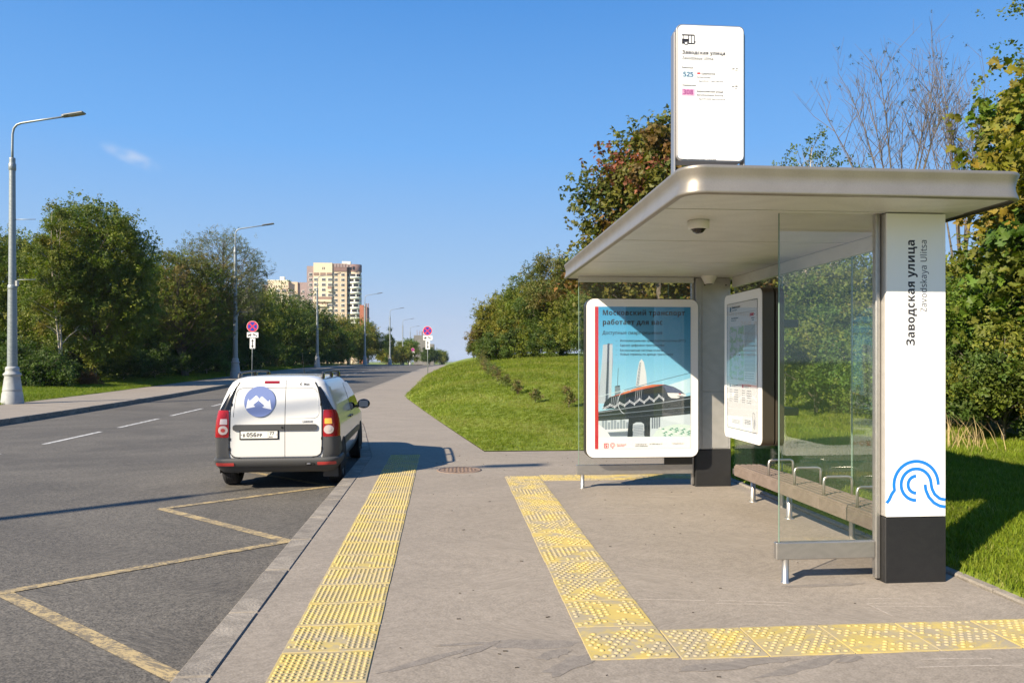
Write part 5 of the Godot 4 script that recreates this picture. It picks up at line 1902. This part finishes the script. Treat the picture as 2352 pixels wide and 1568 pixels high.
# q: h height, r crown radius, y0 underside of the crown, clumps, per sprigs in a clump, kind, size of sprigs, tints, bark, bare share, lean
func tree(called: String, label: String, at: Vector3, q: Dictionary, s: int, group := "") -> Node3D:
	var r := RandomNumberGenerator.new()
	r.seed = s
	var t := thing(called, label, q.get("category", "tree"), at, 0.0, group)
	var h: float = q.h
	var rad: float = q.r
	var y0: float = q.y0
	var mid := (h + y0) * 0.5
	var half := (h - y0) * 0.5
	var lean: Vector2 = q.get("lean", Vector2.ZERO)
	var trunk := Mb.new().smooth(true)
	var girth: float = q.get("girth", 0.016 * h + 0.02)
	var axis := func(y: float) -> Vector3:
		var u := y / h
		return Vector3(lean.x * u + 0.02 * h * sin(u * 5.0 + s), y, lean.y * u + 0.02 * h * cos(u * 4.0 + s * 1.7))
	var stems: int = q.get("stems", 1)
	for k in stems:
		var pts := []
		var rr := []
		var tilt := Vector3(r.randf_range(-1, 1), 0, r.randf_range(-1, 1)) * (0.0 if stems == 1 else rad * 0.35)
		for i in 8:
			var u := i / 7.0
			var p: Vector3 = axis.call(h * 0.86 * u) + tilt * u + Vector3(0, 0 if i else -0.15, 0)
			pts.append(p)
			rr.append(girth * (1.0 - 0.86 * u) * (1.25 if i == 0 else 1.0) / sqrt(stems))
		trunk.tube(pts, rr, 8)
	var places := []
	var tints := []
	var n: int = q.clumps
	var tones: Array = q.tints
	for i in n:
		# even spread over the crown, most of it near the outside
		var u := (i + 0.5) / n
		var cosine := 1.0 - 2.0 * u
		var ang := i * 2.39996 + r.randf_range(-0.4, 0.4)
		var sine := sqrt(maxf(0.0, 1.0 - cosine * cosine))
		if cosine < 0.0 and y0 < 1.3:
			sine = pow(sine, 0.45)  # leafy down to the ground
		var dirv := Vector3(cos(ang) * sine, cosine, sin(ang) * sine)
		var out: float = r.randf_range(0.45, 1.0) if r.randf() < 0.8 else r.randf_range(0.15, 0.5)
		if q.get("dome", false):
			out = r.randf_range(0.74, 0.98) if r.randf() < 0.8 else r.randf_range(0.25, 0.7)
		out *= 0.88 + 0.17 * sin(ang * 3.0 + s) * sine
		# fuller low down than an egg, rounder on top
		var c: Vector3 = axis.call(mid) + Vector3(dirv.x * rad, dirv.y * half, dirv.z * rad) * out
		c.y = maxf(c.y, y0 * 0.6 + 0.15)
		var from_y: float = clampf(c.y - Vector2(c.x, c.z).length() * r.randf_range(0.5, 1.0), h * 0.12, h * 0.82)
		var a: Vector3 = axis.call(from_y)
		var gl := a.distance_to(c)
		if i % int(q.get("limb_every", 2)) == 0:
			var bend := Vector3(r.randf_range(-0.1, 0.1), r.randf_range(0.02, 0.16), r.randf_range(-0.1, 0.1)) * gl
			var br := clampf(girth * 0.34 * (1.0 - from_y / h) + 0.008, 0.010, girth * 0.5)
			trunk.tube([a, a.lerp(c, 0.35) + bend, a.lerp(c, 0.7) + bend * 0.8, c], [br, br * 0.7, br * 0.45, br * 0.15], 5, false)
			for e in 2:
				var tip: Vector3 = c + Vector3(r.randf_range(-1, 1), r.randf_range(-0.2, 1), r.randf_range(-1, 1)) * rad * 0.16
				trunk.tube([a.lerp(c, 0.62) + bend * 0.8, a.lerp(tip, 0.85) + bend * 0.3, tip], [br * 0.45, br * 0.3, br * 0.1], 4, false)
		if r.randf() < float(q.get("bare", 0.0)) and c.y > mid * 0.9:
			continue
		var cr: float = float(q.get("clump", 0.27)) * rad * r.randf_range(0.75, 1.3)
		var tone: Color = tones[mini(int(r.randf() * tones.size()), tones.size() - 1)]
		if q.has("top_tint") and c.y > mid + half * 0.3 * r.randf():
			tone = q.top_tint[r.randi() % q.top_tint.size()]
		var per := int(q.per * r.randf_range(0.6, 1.35))
		for e in per:
			var v := Vector3(r.randfn(0, 0.48), r.randfn(0, 0.40), r.randfn(0, 0.48))
			var p := c + v * cr
			p.y = maxf(p.y, 0.06)
			var k: float = q.size * r.randf_range(0.7, 1.3)
			places.append(Transform3D(spin(r).scaled(Vector3.ONE * k), p))
			var f := r.randf_range(0.72, 1.25)
			tints.append(Color(tone.r * f * r.randf_range(0.88, 1.15), tone.g * f, tone.b * f * r.randf_range(0.8, 1.1)))
	obj(trunk, "trunk", q.get("bark", M.bark), t)
	if places.size():
		scatter(places, tints, q.sprig, M.leaf, "crown", t)
	return t


func bare_tree(label: String, at: Vector3, h: float, spread: float, s: int) -> void:
	var r := RandomNumberGenerator.new()
	r.seed = s
	var t := thing("bare_tree", label, "tree", at)
	var trunk := Mb.new().smooth(true)
	var twigs := Mb.new().smooth(true)
	trunk.tube([Vector3(0, -0.1, 0), Vector3(0.05, h * 0.2, 0), Vector3(-0.05, h * 0.42, 0.05)], [0.09, 0.07, 0.05], 8)
	var tips := []
	for i in 9:
		var a := TAU * i / 9.0 + r.randf_range(-0.3, 0.3)
		var d := Vector3(cos(a) * spread * r.randf_range(0.25, 1.0), h * r.randf_range(0.45, 0.62), sin(a) * spread * r.randf_range(0.25, 1.0))
		var b0 := Vector3(0, h * r.randf_range(0.22, 0.42), 0)
		var m1 := b0 + Vector3(d.x * 0.3, d.y * 0.4, d.z * 0.3)
		var m2 := b0 + Vector3(d.x * 0.65, d.y * 0.75, d.z * 0.65)
		var e := b0 + d
		trunk.tube([b0, m1, m2, e], [0.034, 0.024, 0.013, 0.005], 6, false)
		for j in 14:
			var u := r.randf_range(0.3, 0.95)
			var p := m1.lerp(m2, u * 1.6) if u < 0.62 else m2.lerp(e, (u - 0.62) / 0.38)
			var g := Vector3(r.randf_range(-1, 1), r.randf_range(0.9, 2.2), r.randf_range(-1, 1)).normalized() * h * r.randf_range(0.08, 0.2)
			var o := Vector3(r.randf_range(-1, 1), 0, r.randf_range(-1, 1)) * h * 0.02
			twigs.tube([p, p + g * 0.5 + o, p + g], [0.010, 0.0065, 0.003], 4, false)
			tips.append(p + g)
			for w in 4:
				var v := r.randf_range(0.25, 0.95)
				var g2 := Vector3(r.randf_range(-1, 1), r.randf_range(0.5, 1.8), r.randf_range(-1, 1)).normalized() * h * r.randf_range(0.03, 0.08)
				twigs.tube([p + g * v + o * (1.0 - v), p + g * v + g2], [0.005, 0.0025], 3, false)
				if r.randf() < 0.25:
					tips.append(p + g * v + g2)
	obj(trunk, "trunk", M.bark, t)
	obj(twigs, "twigs", M.twig, t)
	var places := []
	var tints := []
	for p in tips:
		if r.randf() < 0.35:
			places.append(Transform3D(spin(r).scaled(Vector3.ONE * 0.45), p))
			tints.append(Color(0.07, 0.075, 0.03))
	scatter(places, tints, M.sprig_oval, M.leaf, "last_leaves", t)


func build_trees() -> void:
	M["sprig_oval"] = sprig("oval", 11, 0.085, 0.20, 1)
	M["sprig_willow"] = sprig("willow", 14, 0.11, 0.20, 2)
	M["sprig_maple"] = sprig("maple", 5, 0.15, 0.17, 3)
	M["sprig_far"] = sprig("oval", 9, 0.15, 0.28, 4)
	var olive := [Color(0.150, 0.185, 0.022), Color(0.125, 0.165, 0.024), Color(0.175, 0.195, 0.030), Color(0.100, 0.138, 0.020)]
	var deep := [Color(0.068, 0.112, 0.020), Color(0.082, 0.128, 0.024), Color(0.056, 0.092, 0.018)]
	var brownish := [Color(0.160, 0.140, 0.036), Color(0.135, 0.138, 0.034), Color(0.175, 0.130, 0.040), Color(0.110, 0.130, 0.030)]
	var yellowing := [Color(0.190, 0.190, 0.026), Color(0.155, 0.175, 0.026), Color(0.220, 0.190, 0.030), Color(0.115, 0.150, 0.024)]
	var autumn := [Color(0.105, 0.125, 0.022), Color(0.130, 0.130, 0.024), Color(0.190, 0.110, 0.032), Color(0.085, 0.110, 0.022), Color(0.150, 0.150, 0.028)]
	var rust := [Color(0.24, 0.085, 0.045), Color(0.20, 0.070, 0.040), Color(0.15, 0.10, 0.03)]
	var gold := [Color(0.19, 0.175, 0.020), Color(0.16, 0.165, 0.022), Color(0.13, 0.155, 0.022), Color(0.20, 0.155, 0.020)]
	var fresh := [Color(0.098, 0.165, 0.020), Color(0.120, 0.185, 0.022), Color(0.080, 0.140, 0.020)]
	var wood := "trees of the wood across the road"
	# [name, label, x, ahead, dictionary]
	var left := [
		["willow_tree", "broad dark green tree with rounded top, tallest of the wood by the first lamp", -20.6, 44.5, {"h": 10.7, "r": 3.8, "y0": 0.8, "clumps": 150, "per": 80, "size": 1.45, "tints": olive, "dome": true, "clump": 0.24}],
		["willow_tree", "dark green tree between the broad tree and the brownish tree", -23.8, 61.0, {"h": 9.0, "r": 3.4, "y0": 0.6, "clumps": 80, "per": 75, "size": 1.5, "tints": deep + olive}],
		["birch_tree", "slender birch with pale trunk and spiky top in front of the broad dark tree", -20.6, 40.9, {"h": 10.7, "r": 1.5, "y0": 0.9, "clumps": 75, "per": 34, "size": 1.1, "tints": yellowing + olive, "bark": M.bark_pale, "girth": 0.085, "stems": 2}],
		["willow_tree", "green tree at the end of the wood, behind the street lamp base", -27.4, 48.5, {"h": 9.6, "r": 3.9, "y0": 0.6, "clumps": 115, "per": 80, "size": 1.45, "tints": olive, "dome": true}],
		["crab_tree", "brownish round tree with bare upper twigs and visible forked trunk", -19.4, 56.0, {"h": 9.8, "r": 4.0, "y0": 1.6, "clumps": 130, "per": 56, "size": 1.2, "tints": brownish + olive, "dome": true, "clump": 0.24, "bare": 0.1, "limb_every": 1, "girth": 0.24}],
		["poplar_tree", "grey-green thin-crowned tree rising behind the brownish round tree", -20.2, 67.0, {"h": 13.2, "r": 4.6, "y0": 3.0, "clumps": 190, "per": 22, "dome": true, "clump": 0.2, "size": 1.05, "tints": [Color(0.145, 0.16, 0.085), Color(0.165, 0.165, 0.10)], "limb_every": 1, "girth": 0.2}],
		["willow_tree", "wide green tree behind the no stopping sign across the road", -21.2, 78.0, {"h": 9.0, "r": 4.6, "y0": 0.5, "clumps": 100, "per": 62, "size": 1.7, "tints": olive}],
		["willow_tree", "green tree below the lower cream apartment block", -21.6, 92.0, {"h": 9.8, "r": 5.0, "y0": 0.5, "clumps": 100, "per": 60, "size": 1.9, "tints": deep + olive}],
		["willow_tree", "dark green tree below the cream tower, left of the lamp post", -20.4, 106.0, {"h": 8.9, "r": 4.6, "y0": 0.5, "clumps": 90, "per": 56, "size": 2.0, "tints": deep + olive}],
		["maple_tree", "bright green tree below the rounded corner of the tower", -19.4, 118.0, {"h": 7.8, "r": 4.6, "y0": 0.5, "clumps": 85, "per": 52, "size": 2.1, "tints": fresh + yellowing}],
		["maple_tree", "yellow-green tree between the lamp posts at the hilltop", -17.7, 130.0, {"h": 8.2, "r": 4.4, "y0": 0.5, "clumps": 80, "per": 50, "size": 2.2, "tints": yellowing}],
		["maple_tree", "yellow-green tree at the near end of the hilltop hedge", -16.3, 142.0, {"h": 8.0, "r": 3.9, "y0": 0.5, "clumps": 75, "per": 46, "size": 2.3, "tints": yellowing + olive}],
		["poplar_tree", "narrow dark tree behind the fifth lamp post", -13.9, 168.0, {"h": 8.6, "r": 1.2, "y0": 0.5, "clumps": 40, "per": 40, "size": 2.2, "tints": deep}],
		["linden_tree", "round green tree beside the concrete tower", -11.6, 205.0, {"h": 7.8, "r": 3.4, "y0": 0.6, "clumps": 70, "per": 40, "size": 2.8, "tints": fresh + olive}],
		["linden_tree", "yellow low tree before the concrete tower", -12.4, 184.0, {"h": 4.6, "r": 3.4, "y0": 0.3, "clumps": 60, "per": 40, "size": 2.6, "tints": yellowing}],
		["linden_tree", "yellow bushy tree under the sixth lamp post", -14.6, 176.0, {"h": 4.2, "r": 3.0, "y0": 0.3, "clumps": 55, "per": 40, "size": 2.5, "tints": yellowing}],
		["linden_tree", "dark tree at the foot of the concrete tower", -6.9, 245.0, {"h": 5.4, "r": 3.2, "y0": 0.4, "clumps": 50, "per": 36, "size": 3.2, "tints": deep}],
		["linden_tree", "far green tree where the road ends", -4.4, 300.0, {"h": 5.8, "r": 3.6, "y0": 0.4, "clumps": 45, "per": 36, "size": 3.6, "tints": olive}],
	]
	var s := 300
	for q in left:
		s += 1
		var d: Dictionary = q[4]
		d["sprig"] = M.sprig_oval if q[3] < 65 else M.sprig_far
		if q[3] >= 65:
			d["size"] = d.size * 0.62
		tree(q[0], q[1], V(q[2], verge_height(q[2], q[3]), q[3]), d, s, wood if q[3] < 130 else "trees near the end of the road")
	# the wood behind the edge, row on row, that closes the view and shades the edge
	var deep_spots := [[-24, 58], [-23, 66], [-28, 64], [-24, 72], [-29, 76], [-26, 86], [-25, 98], [-24.5, 110], [-23, 122], [-21.5, 134], [-20, 146], [-29, 104], [-18.5, 156], [-33, 62]]
	for q in deep_spots:
		s += 1
		var hh := 9.5 if q[1] < 60 else 8.0 if q[1] < 90 else 6.6
		tree("wood_tree", "dark green tree standing deeper in the wood across the road", V(q[0], verge_height(q[0], q[1]), q[1]), {"h": hh, "r": 4.4, "y0": 0.6, "clumps": 70, "per": 48, "size": 1.2, "tints": deep, "sprig": M.sprig_far, "limb_every": 3}, s, "trees deeper in the wood")
	# undergrowth along the edge of the wood
	var under := [[-20.9, 39.6, 1.7], [-22.4, 40.6, 2.2], [-29.5, 41.5, 2.4], [-27.3, 42.0, 2.8], [-25.2, 43.0, 3.0], [-23.4, 44.4, 2.6], [-21.6, 46.0, 2.4], [-20.8, 49.0, 2.6], [-19.9, 51.6, 2.2], [-19.6, 57.0, 2.6], [-19.7, 62.0, 2.8], [-19.8, 67.0, 2.6], [-19.9, 73.0, 2.8], [-20.0, 80.0, 2.8], [-19.9, 87.0, 2.8], [-19.7, 95.0, 2.8], [-19.2, 103.0, 2.6], [-18.6, 111.0, 2.6], [-17.9, 120.0, 2.4]]
	for q in under:
		s += 1
		tree("wood_shrub", "dark leafy shrub in the undergrowth at the edge of the wood", V(q[0], verge_height(q[0], q[1]), q[1]), {"h": q[2], "r": 1.9, "y0": 0.0, "clumps": 34, "per": 52, "size": 1.25, "tints": deep, "sprig": M.sprig_oval, "limb_every": 1, "stems": 3, "girth": 0.05, "category": "shrub", "bark": M.bark_pale}, s, "shrubs along the wood edge")

	# right: the belt of trees beyond the lawn
	var belt := "trees beyond the mown lawn"
	var right := [
		["hazel_tree", "low rusty-leaved bush tree at the left end of the tree belt beyond the lawn", 2.2, 50.0, {"h": 2.4, "r": 1.2, "y0": 0.0, "clumps": 34, "per": 50, "size": 1.1, "tints": brownish}],
		["hazel_tree", "yellow-green tree with ragged outline, first tall one beyond the lawn", 3.5, 50.0, {"h": 4.4, "r": 2.1, "y0": 0.0, "clumps": 75, "per": 75, "size": 1.2, "tints": yellowing}],
		["hazel_tree", "olive tree in the middle of the belt beyond the lawn", 5.2, 47.0, {"h": 5.6, "r": 2.5, "y0": 0.0, "clumps": 90, "per": 78, "size": 1.25, "tints": olive + yellowing}],
		["hazel_tree", "dark green tree with brownish top beside the shelter roof corner", 6.5, 43.0, {"h": 6.2, "r": 2.4, "y0": 0.0, "clumps": 90, "per": 78, "size": 1.2, "tints": deep + olive, "top_tint": brownish}],
		["hazel_tree", "olive tree behind the advertising lightbox", 8.0, 37.0, {"h": 5.8, "r": 2.5, "y0": 0.0, "clumps": 80, "per": 78, "size": 1.1, "tints": olive}],
		["hazel_tree", "dark green bush tree seen between lightbox and far pillar", 9.6, 30.0, {"h": 5.0, "r": 2.3, "y0": 0.0, "clumps": 70, "per": 70, "size": 1.0, "tints": deep + fresh}],
		["maple_tree", "tall maple with rust-red top behind the bus stop sign", 7.4, 27.5, {"h": 9.3, "r": 3.1, "y0": 0.3, "clumps": 130, "per": 60, "size": 1.05, "tints": autumn, "top_tint": rust + autumn + autumn, "maple": true}],
		["maple_tree", "rust-speckled maple behind the map case", 10.8, 25.0, {"h": 6.0, "r": 2.6, "y0": 0.2, "clumps": 90, "per": 56, "size": 1.05, "tints": autumn, "maple": true}],
		["maple_tree", "rust-red maple crown showing right behind the bus stop sign", 7.25, 25.0, {"h": 8.3, "r": 1.25, "y0": 4.6, "clumps": 60, "per": 40, "size": 1.05, "tints": rust + rust + autumn, "maple": true}],
		["ash_tree", "thin pale-stemmed tree with sparse green leaves above the roof", 9.9, 20.0, {"h": 7.4, "r": 2.5, "y0": 1.0, "clumps": 100, "per": 15, "size": 0.85, "tints": [Color(0.10, 0.14, 0.04), Color(0.08, 0.12, 0.035)], "bark": M.bark_pale, "limb_every": 1, "girth": 0.10, "stems": 3}],
		["ash_tree", "leafy green tree seen through the shelter rear glass", 9.2, 17.0, {"h": 3.8, "r": 1.9, "y0": 0.1, "clumps": 60, "per": 50, "size": 1.0, "tints": fresh + olive}],
		["ash_tree", "pale-trunked olive tree behind the white name pillar", 10.7, 14.6, {"h": 3.6, "r": 1.7, "y0": 0.2, "clumps": 60, "per": 44, "size": 1.0, "tints": olive + yellowing, "bark": M.bark_pale, "girth": 0.13}],
		["maple_tree", "golden maple with large leaves beside the shelter's right end", 9.75, 10.9, {"h": 6.9, "r": 1.9, "y0": 0.3, "clumps": 120, "per": 48, "size": 0.85, "tints": gold + fresh, "maple": true}],
		["ash_tree", "tall green tree behind the golden maple", 12.0, 12.9, {"h": 9.3, "r": 2.3, "y0": 1.2, "clumps": 80, "per": 34, "size": 0.95, "tints": fresh + olive, "maple": false}],
	]
	for q in right:
		s += 1
		var d: Dictionary = q[4]
		d["sprig"] = M.sprig_maple if d.get("maple", false) else M.sprig_oval
		tree(q[0], q[1], V(q[2], lawn_height(q[2], q[3]), q[3]), d, s, belt)
	bare_tree("bare grey tree with fine upright twigs behind the shelter roof", V(11.75, lawn_height(11.75, 18.5), 18.5), 8.9, 2.4, 71)
	bare_tree("slim bare sapling between the bare grey tree and the golden maple", V(12.0, lawn_height(12.0, 16.5), 16.5), 7.4, 0.9, 72)
	# low growth that closes the foot of the belt
	for q in [[2.9, 47.5, 1.7], [4.4, 45.5, 2.0], [5.9, 42.0, 2.2], [7.2, 38.5, 2.2], [8.2, 33.5, 2.2], [9.0, 28.5, 2.2]]:
		s += 1
		tree("belt_shrub", "low dark shrub closing the foot of the tree belt beyond the lawn", V(q[0], lawn_height(q[0], q[1]), q[1]), {"h": q[2], "r": 1.5, "y0": 0.0, "clumps": 36, "per": 50, "size": 1.1, "tints": deep + olive, "sprig": M.sprig_oval, "limb_every": 1, "stems": 3, "girth": 0.05, "category": "shrub"}, s, "shrubs at the foot of the belt")
	# dense bushes on the bank
	var bushes := [[8.6, 10.9, 1.9, "leafy green bush on the bank right of the white pillar, behind the dry stalks"], [9.3, 9.8, 2.1, "leafy green bush on the bank below the golden maple"], [10.4, 9.3, 2.4, "broad leafy green bush on the bank under the maple branches"], [8.2, 13.0, 2.1, "leafy green bush on the bank behind the near pillar"], [8.0, 15.6, 2.3, "leafy green bush on the bank behind the middle rear glass pane"], [8.2, 18.4, 2.4, "leafy green bush on the bank behind the map case"], [8.4, 21.5, 2.3, "leafy green bush on the bank behind the far pillar"], [8.6, 24.6, 2.2, "leafy green bush on the bank under the tall maple"], [9.5, 12.4, 3.0, "tall leafy bush on the bank below the pale-trunked tree"], [10.9, 11.8, 3.4, "tall leafy bush on the bank behind the golden maple trunk"], [9.6, 15.2, 3.2, "tall leafy bush on the bank behind the near rear glass pane"]]
	for q in bushes:
		s += 1
		var kinds := [fresh, olive + fresh, deep + olive, yellowing + olive, fresh + deep]
		tree("bank_bush", q[3], V(q[0], lawn_height(q[0], q[1]), q[1]), {"h": q[2], "r": q[2] * (0.52 + 0.06 * (s % 4)), "y0": 0.0, "clumps": 30 + 5 * (s % 4), "per": 46, "size": 0.8 + 0.14 * (s % 3), "tints": kinds[s % 5], "sprig": M.sprig_oval, "limb_every": 1, "stems": 5, "girth": 0.05, "category": "bush", "clump": 0.27, "bark": M.bark_pale if s % 2 else M.bark}, s, "bushes on the grassy bank")


func build_lawn_plants() -> void:
	var tones := [Color(0.15, 0.16, 0.04), Color(0.19, 0.15, 0.06), Color(0.12, 0.16, 0.04)]
	var s := 700
	for q in [[1.55, 38.0, 1.0, 0.45], [1.5, 33.0, 0.55, 0.3], [1.52, 30.0, 0.5, 0.3], [1.55, 27.5, 0.5, 0.3], [1.6, 25.5, 0.55, 0.25], [1.75, 23.5, 0.5, 0.22], [1.95, 21.5, 0.5, 0.2], [2.25, 19.5, 0.45, 0.18], [2.9, 18.0, 0.55, 0.18], [3.7, 17.4, 0.5, 0.16]]:
		s += 1
		tree("lawn_sapling", "small rusty sapling growing in the row across the mown lawn" if q[2] < 0.9 else "bushy green sapling at the top of the row across the mown lawn", V(q[0], lawn_height(q[0], q[1]), q[1]), {"h": q[2], "r": q[3], "y0": 0.0, "clumps": 14, "per": 9, "size": 0.42, "tints": tones, "sprig": M.sprig_oval, "limb_every": 1, "girth": 0.012, "category": "sapling", "clump": 0.4}, s, "saplings in a row on the lawn")
	for q in [[-17.8, 60.5, 1.5, "lone bright green weed bush beside the second lamp post"], [-19.6, 42.0, 0.7, "rusty little weed bush at the wood edge near the first lamp"]]:
		s += 1
		tree("weed_bush", q[3], V(q[0], verge_height(q[0], q[1]), q[1]), {"h": q[2], "r": 0.6, "y0": 0.0, "clumps": 16, "per": 22, "size": 0.9, "tints": [Color(0.10, 0.19, 0.03)] if q[2] > 1.2 else [Color(0.2, 0.10, 0.04)], "sprig": M.sprig_oval, "limb_every": 1, "girth": 0.02, "category": "bush", "clump": 0.4}, s)
	# dry stalks under the bushes by the pillar
	var d := thing("dry_grass_tuft", "tall dry straw-coloured grass stalks in front of the bushes behind the pillar", "grass tuft", V(7.55, lawn_height(7.55, 10.7), 10.7))
	var b := Mb.new()
	var r := RandomNumberGenerator.new()
	r.seed = 12
	for i in 130:
		var p := Vector3(r.randfn(0, 0.28), -0.02, r.randfn(0, 0.45))
		var g := Vector3(r.randf_range(-0.2, 0.2), r.randf_range(0.25, 0.62), r.randf_range(-0.2, 0.2))
		var w := Vector3(r.randf_range(-1, 1), 0, r.randf_range(-1, 1)).normalized() * 0.004
		b.quad(p - w, p + w, p + g * 0.6 + w, p + g * 0.6 - w)
		b.tri(p + g * 0.6 - w, p + g * 0.6 + w, p + g + Vector3(g.x, -0.02, g.z) * 0.5)
	obj(b, "stalks", mat("straw", Color(0.33, 0.25, 0.11), 0.8), d)
	var scrap := Mb.new()
	scrap.cbox(Vector3.ZERO, Vector3(0.045, 0.012, 0.035), 0.004, Basis(Vector3(0.3, 1, 0.2).normalized(), 0.6))
	var sc := obj(scrap, "paper_scrap", M.litter_white, self)
	sc.position = V(4.12, lawn_height(4.12, 4.95) + 0.03, 4.95)
	meta(sc, "crumpled white paper scrap lying in the grass by the kerb", "litter")


func tuft(blades: int, h: float, w: float, reach: float, s: int) -> ArrayMesh:
	var r := RandomNumberGenerator.new()
	r.seed = s
	var b := Mb.new()
	for i in blades:
		var p := Vector3(r.randf_range(-1, 1), 0, r.randf_range(-1, 1)) * reach
		var bend := Vector3(r.randf_range(-1, 1), 0, r.randf_range(-1, 1)) * h * 0.55
		var g := Vector3(0, h * r.randf_range(0.55, 1.15), 0)
		var side := Vector3(r.randf_range(-1, 1), 0, r.randf_range(-1, 1)).normalized() * w
		b.quad(p - side, p + side, p + g * 0.6 + bend * 0.3 + side * 0.8, p + g * 0.6 + bend * 0.3 - side * 0.8)
		b.tri(p + g * 0.6 + bend * 0.3 - side * 0.8, p + g * 0.6 + bend * 0.3 + side * 0.8, p + g + bend)
	return b.mesh()


func build_grass() -> void:
	var r := RandomNumberGenerator.new()
	r.seed = 91
	var t := tuft(9, 0.055, 0.0028, 0.045, 5)
	var n := FastNoiseLite.new()
	n.seed = 3
	n.frequency = 0.35
	var greens := [Color(0.148, 0.208, 0.011), Color(0.180, 0.240, 0.014), Color(0.130, 0.185, 0.010), Color(0.205, 0.245, 0.020)]
	var straw := Color(0.30, 0.27, 0.10)
	# [x from, x to, ahead from, ahead to, per square metre, scale, which ground]
	var fields := [["lawn_grass", "short mown green grass of the lawn beyond the pavement", [[-2.2, 5.5, 13.56, 20.0, 300, 1.0], [-2.5, 8.5, 20.0, 30.0, 130, 1.5], [-2.5, 9.0, 30.0, 44.0, 50, 2.3], [-2.5, 9.0, 44.0, 62.0, 14, 3.4]], 0],
		["bank_grass", "green grass on the bank behind the bus shelter", [[3.97, 7.6, 3.6, 9.0, 700, 1.25], [3.97, 9.2, 9.0, 13.55, 380, 1.5], [7.6, 9.5, 4.0, 9.0, 300, 1.5], [5.5, 9.0, 13.55, 20.0, 130, 1.6]], 0],
		["verge_grass", "green grass of the verge on the far side of the road", [[-24.5, -16.1, 25.0, 45.0, 90, 1.9], [-23.5, -16.3, 45.0, 70.0, 42, 2.6], [-22.0, -16.0, 70.0, 100.0, 14, 3.6]], 1]]
	for f in fields:
		var places := []
		var tints := []
		for q in f[2]:
			var count := int((q[1] - q[0]) * (q[3] - q[2]) * q[4])
			for i in count:
				var x := r.randf_range(q[0], q[1])
				var z := r.randf_range(q[2], q[3])
				var y: float
				if f[3] == 0:
					if x < (3.965 if z < 13.555 else table(PAVEMENT_RIGHT, z) + 0.02):
						continue
					if z > 13.5 and z < 13.6 and x < 4.0:
						z += 0.06
					y = lawn_height(x, z)
				else:
					if x > table(KERB_LEFT, z) - 3.72:
						continue
					y = verge_height(x, z)
				var k: float = q[5] * r.randf_range(0.7, 1.3) * (1.0 + (0.12 if f[0] == "lawn_grass" else 0.35) * n.get_noise_2d(x, z))
				var bs := Basis(Vector3.UP, r.randf() * TAU).scaled(Vector3(k, k * (0.8 if f[3] == 0 and z > 13.5 else 1.0), k))
				places.append(Transform3D(bs, V(x, y - 0.004, z)))
				var c: Color = greens[r.randi() % 4]
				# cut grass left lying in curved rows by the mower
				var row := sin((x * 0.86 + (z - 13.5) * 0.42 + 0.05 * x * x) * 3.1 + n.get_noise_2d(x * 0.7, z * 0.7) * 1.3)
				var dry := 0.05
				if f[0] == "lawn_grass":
					# rows laid over by the mower: their light and dark put into the tint
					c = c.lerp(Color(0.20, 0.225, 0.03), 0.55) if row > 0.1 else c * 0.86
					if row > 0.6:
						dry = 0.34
				if r.randf() < dry:
					c = c.lerp(straw, r.randf_range(0.3, 0.8))
				var g := r.randf_range(0.8, 1.2) * (1.0 + 0.25 * n.get_noise_2d(x * 0.5 + 40.0, z * 0.5))
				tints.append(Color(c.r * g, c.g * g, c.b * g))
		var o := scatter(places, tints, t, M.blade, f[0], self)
		meta(o, f[1], "grass")
		o.set_meta("kind", "stuff")
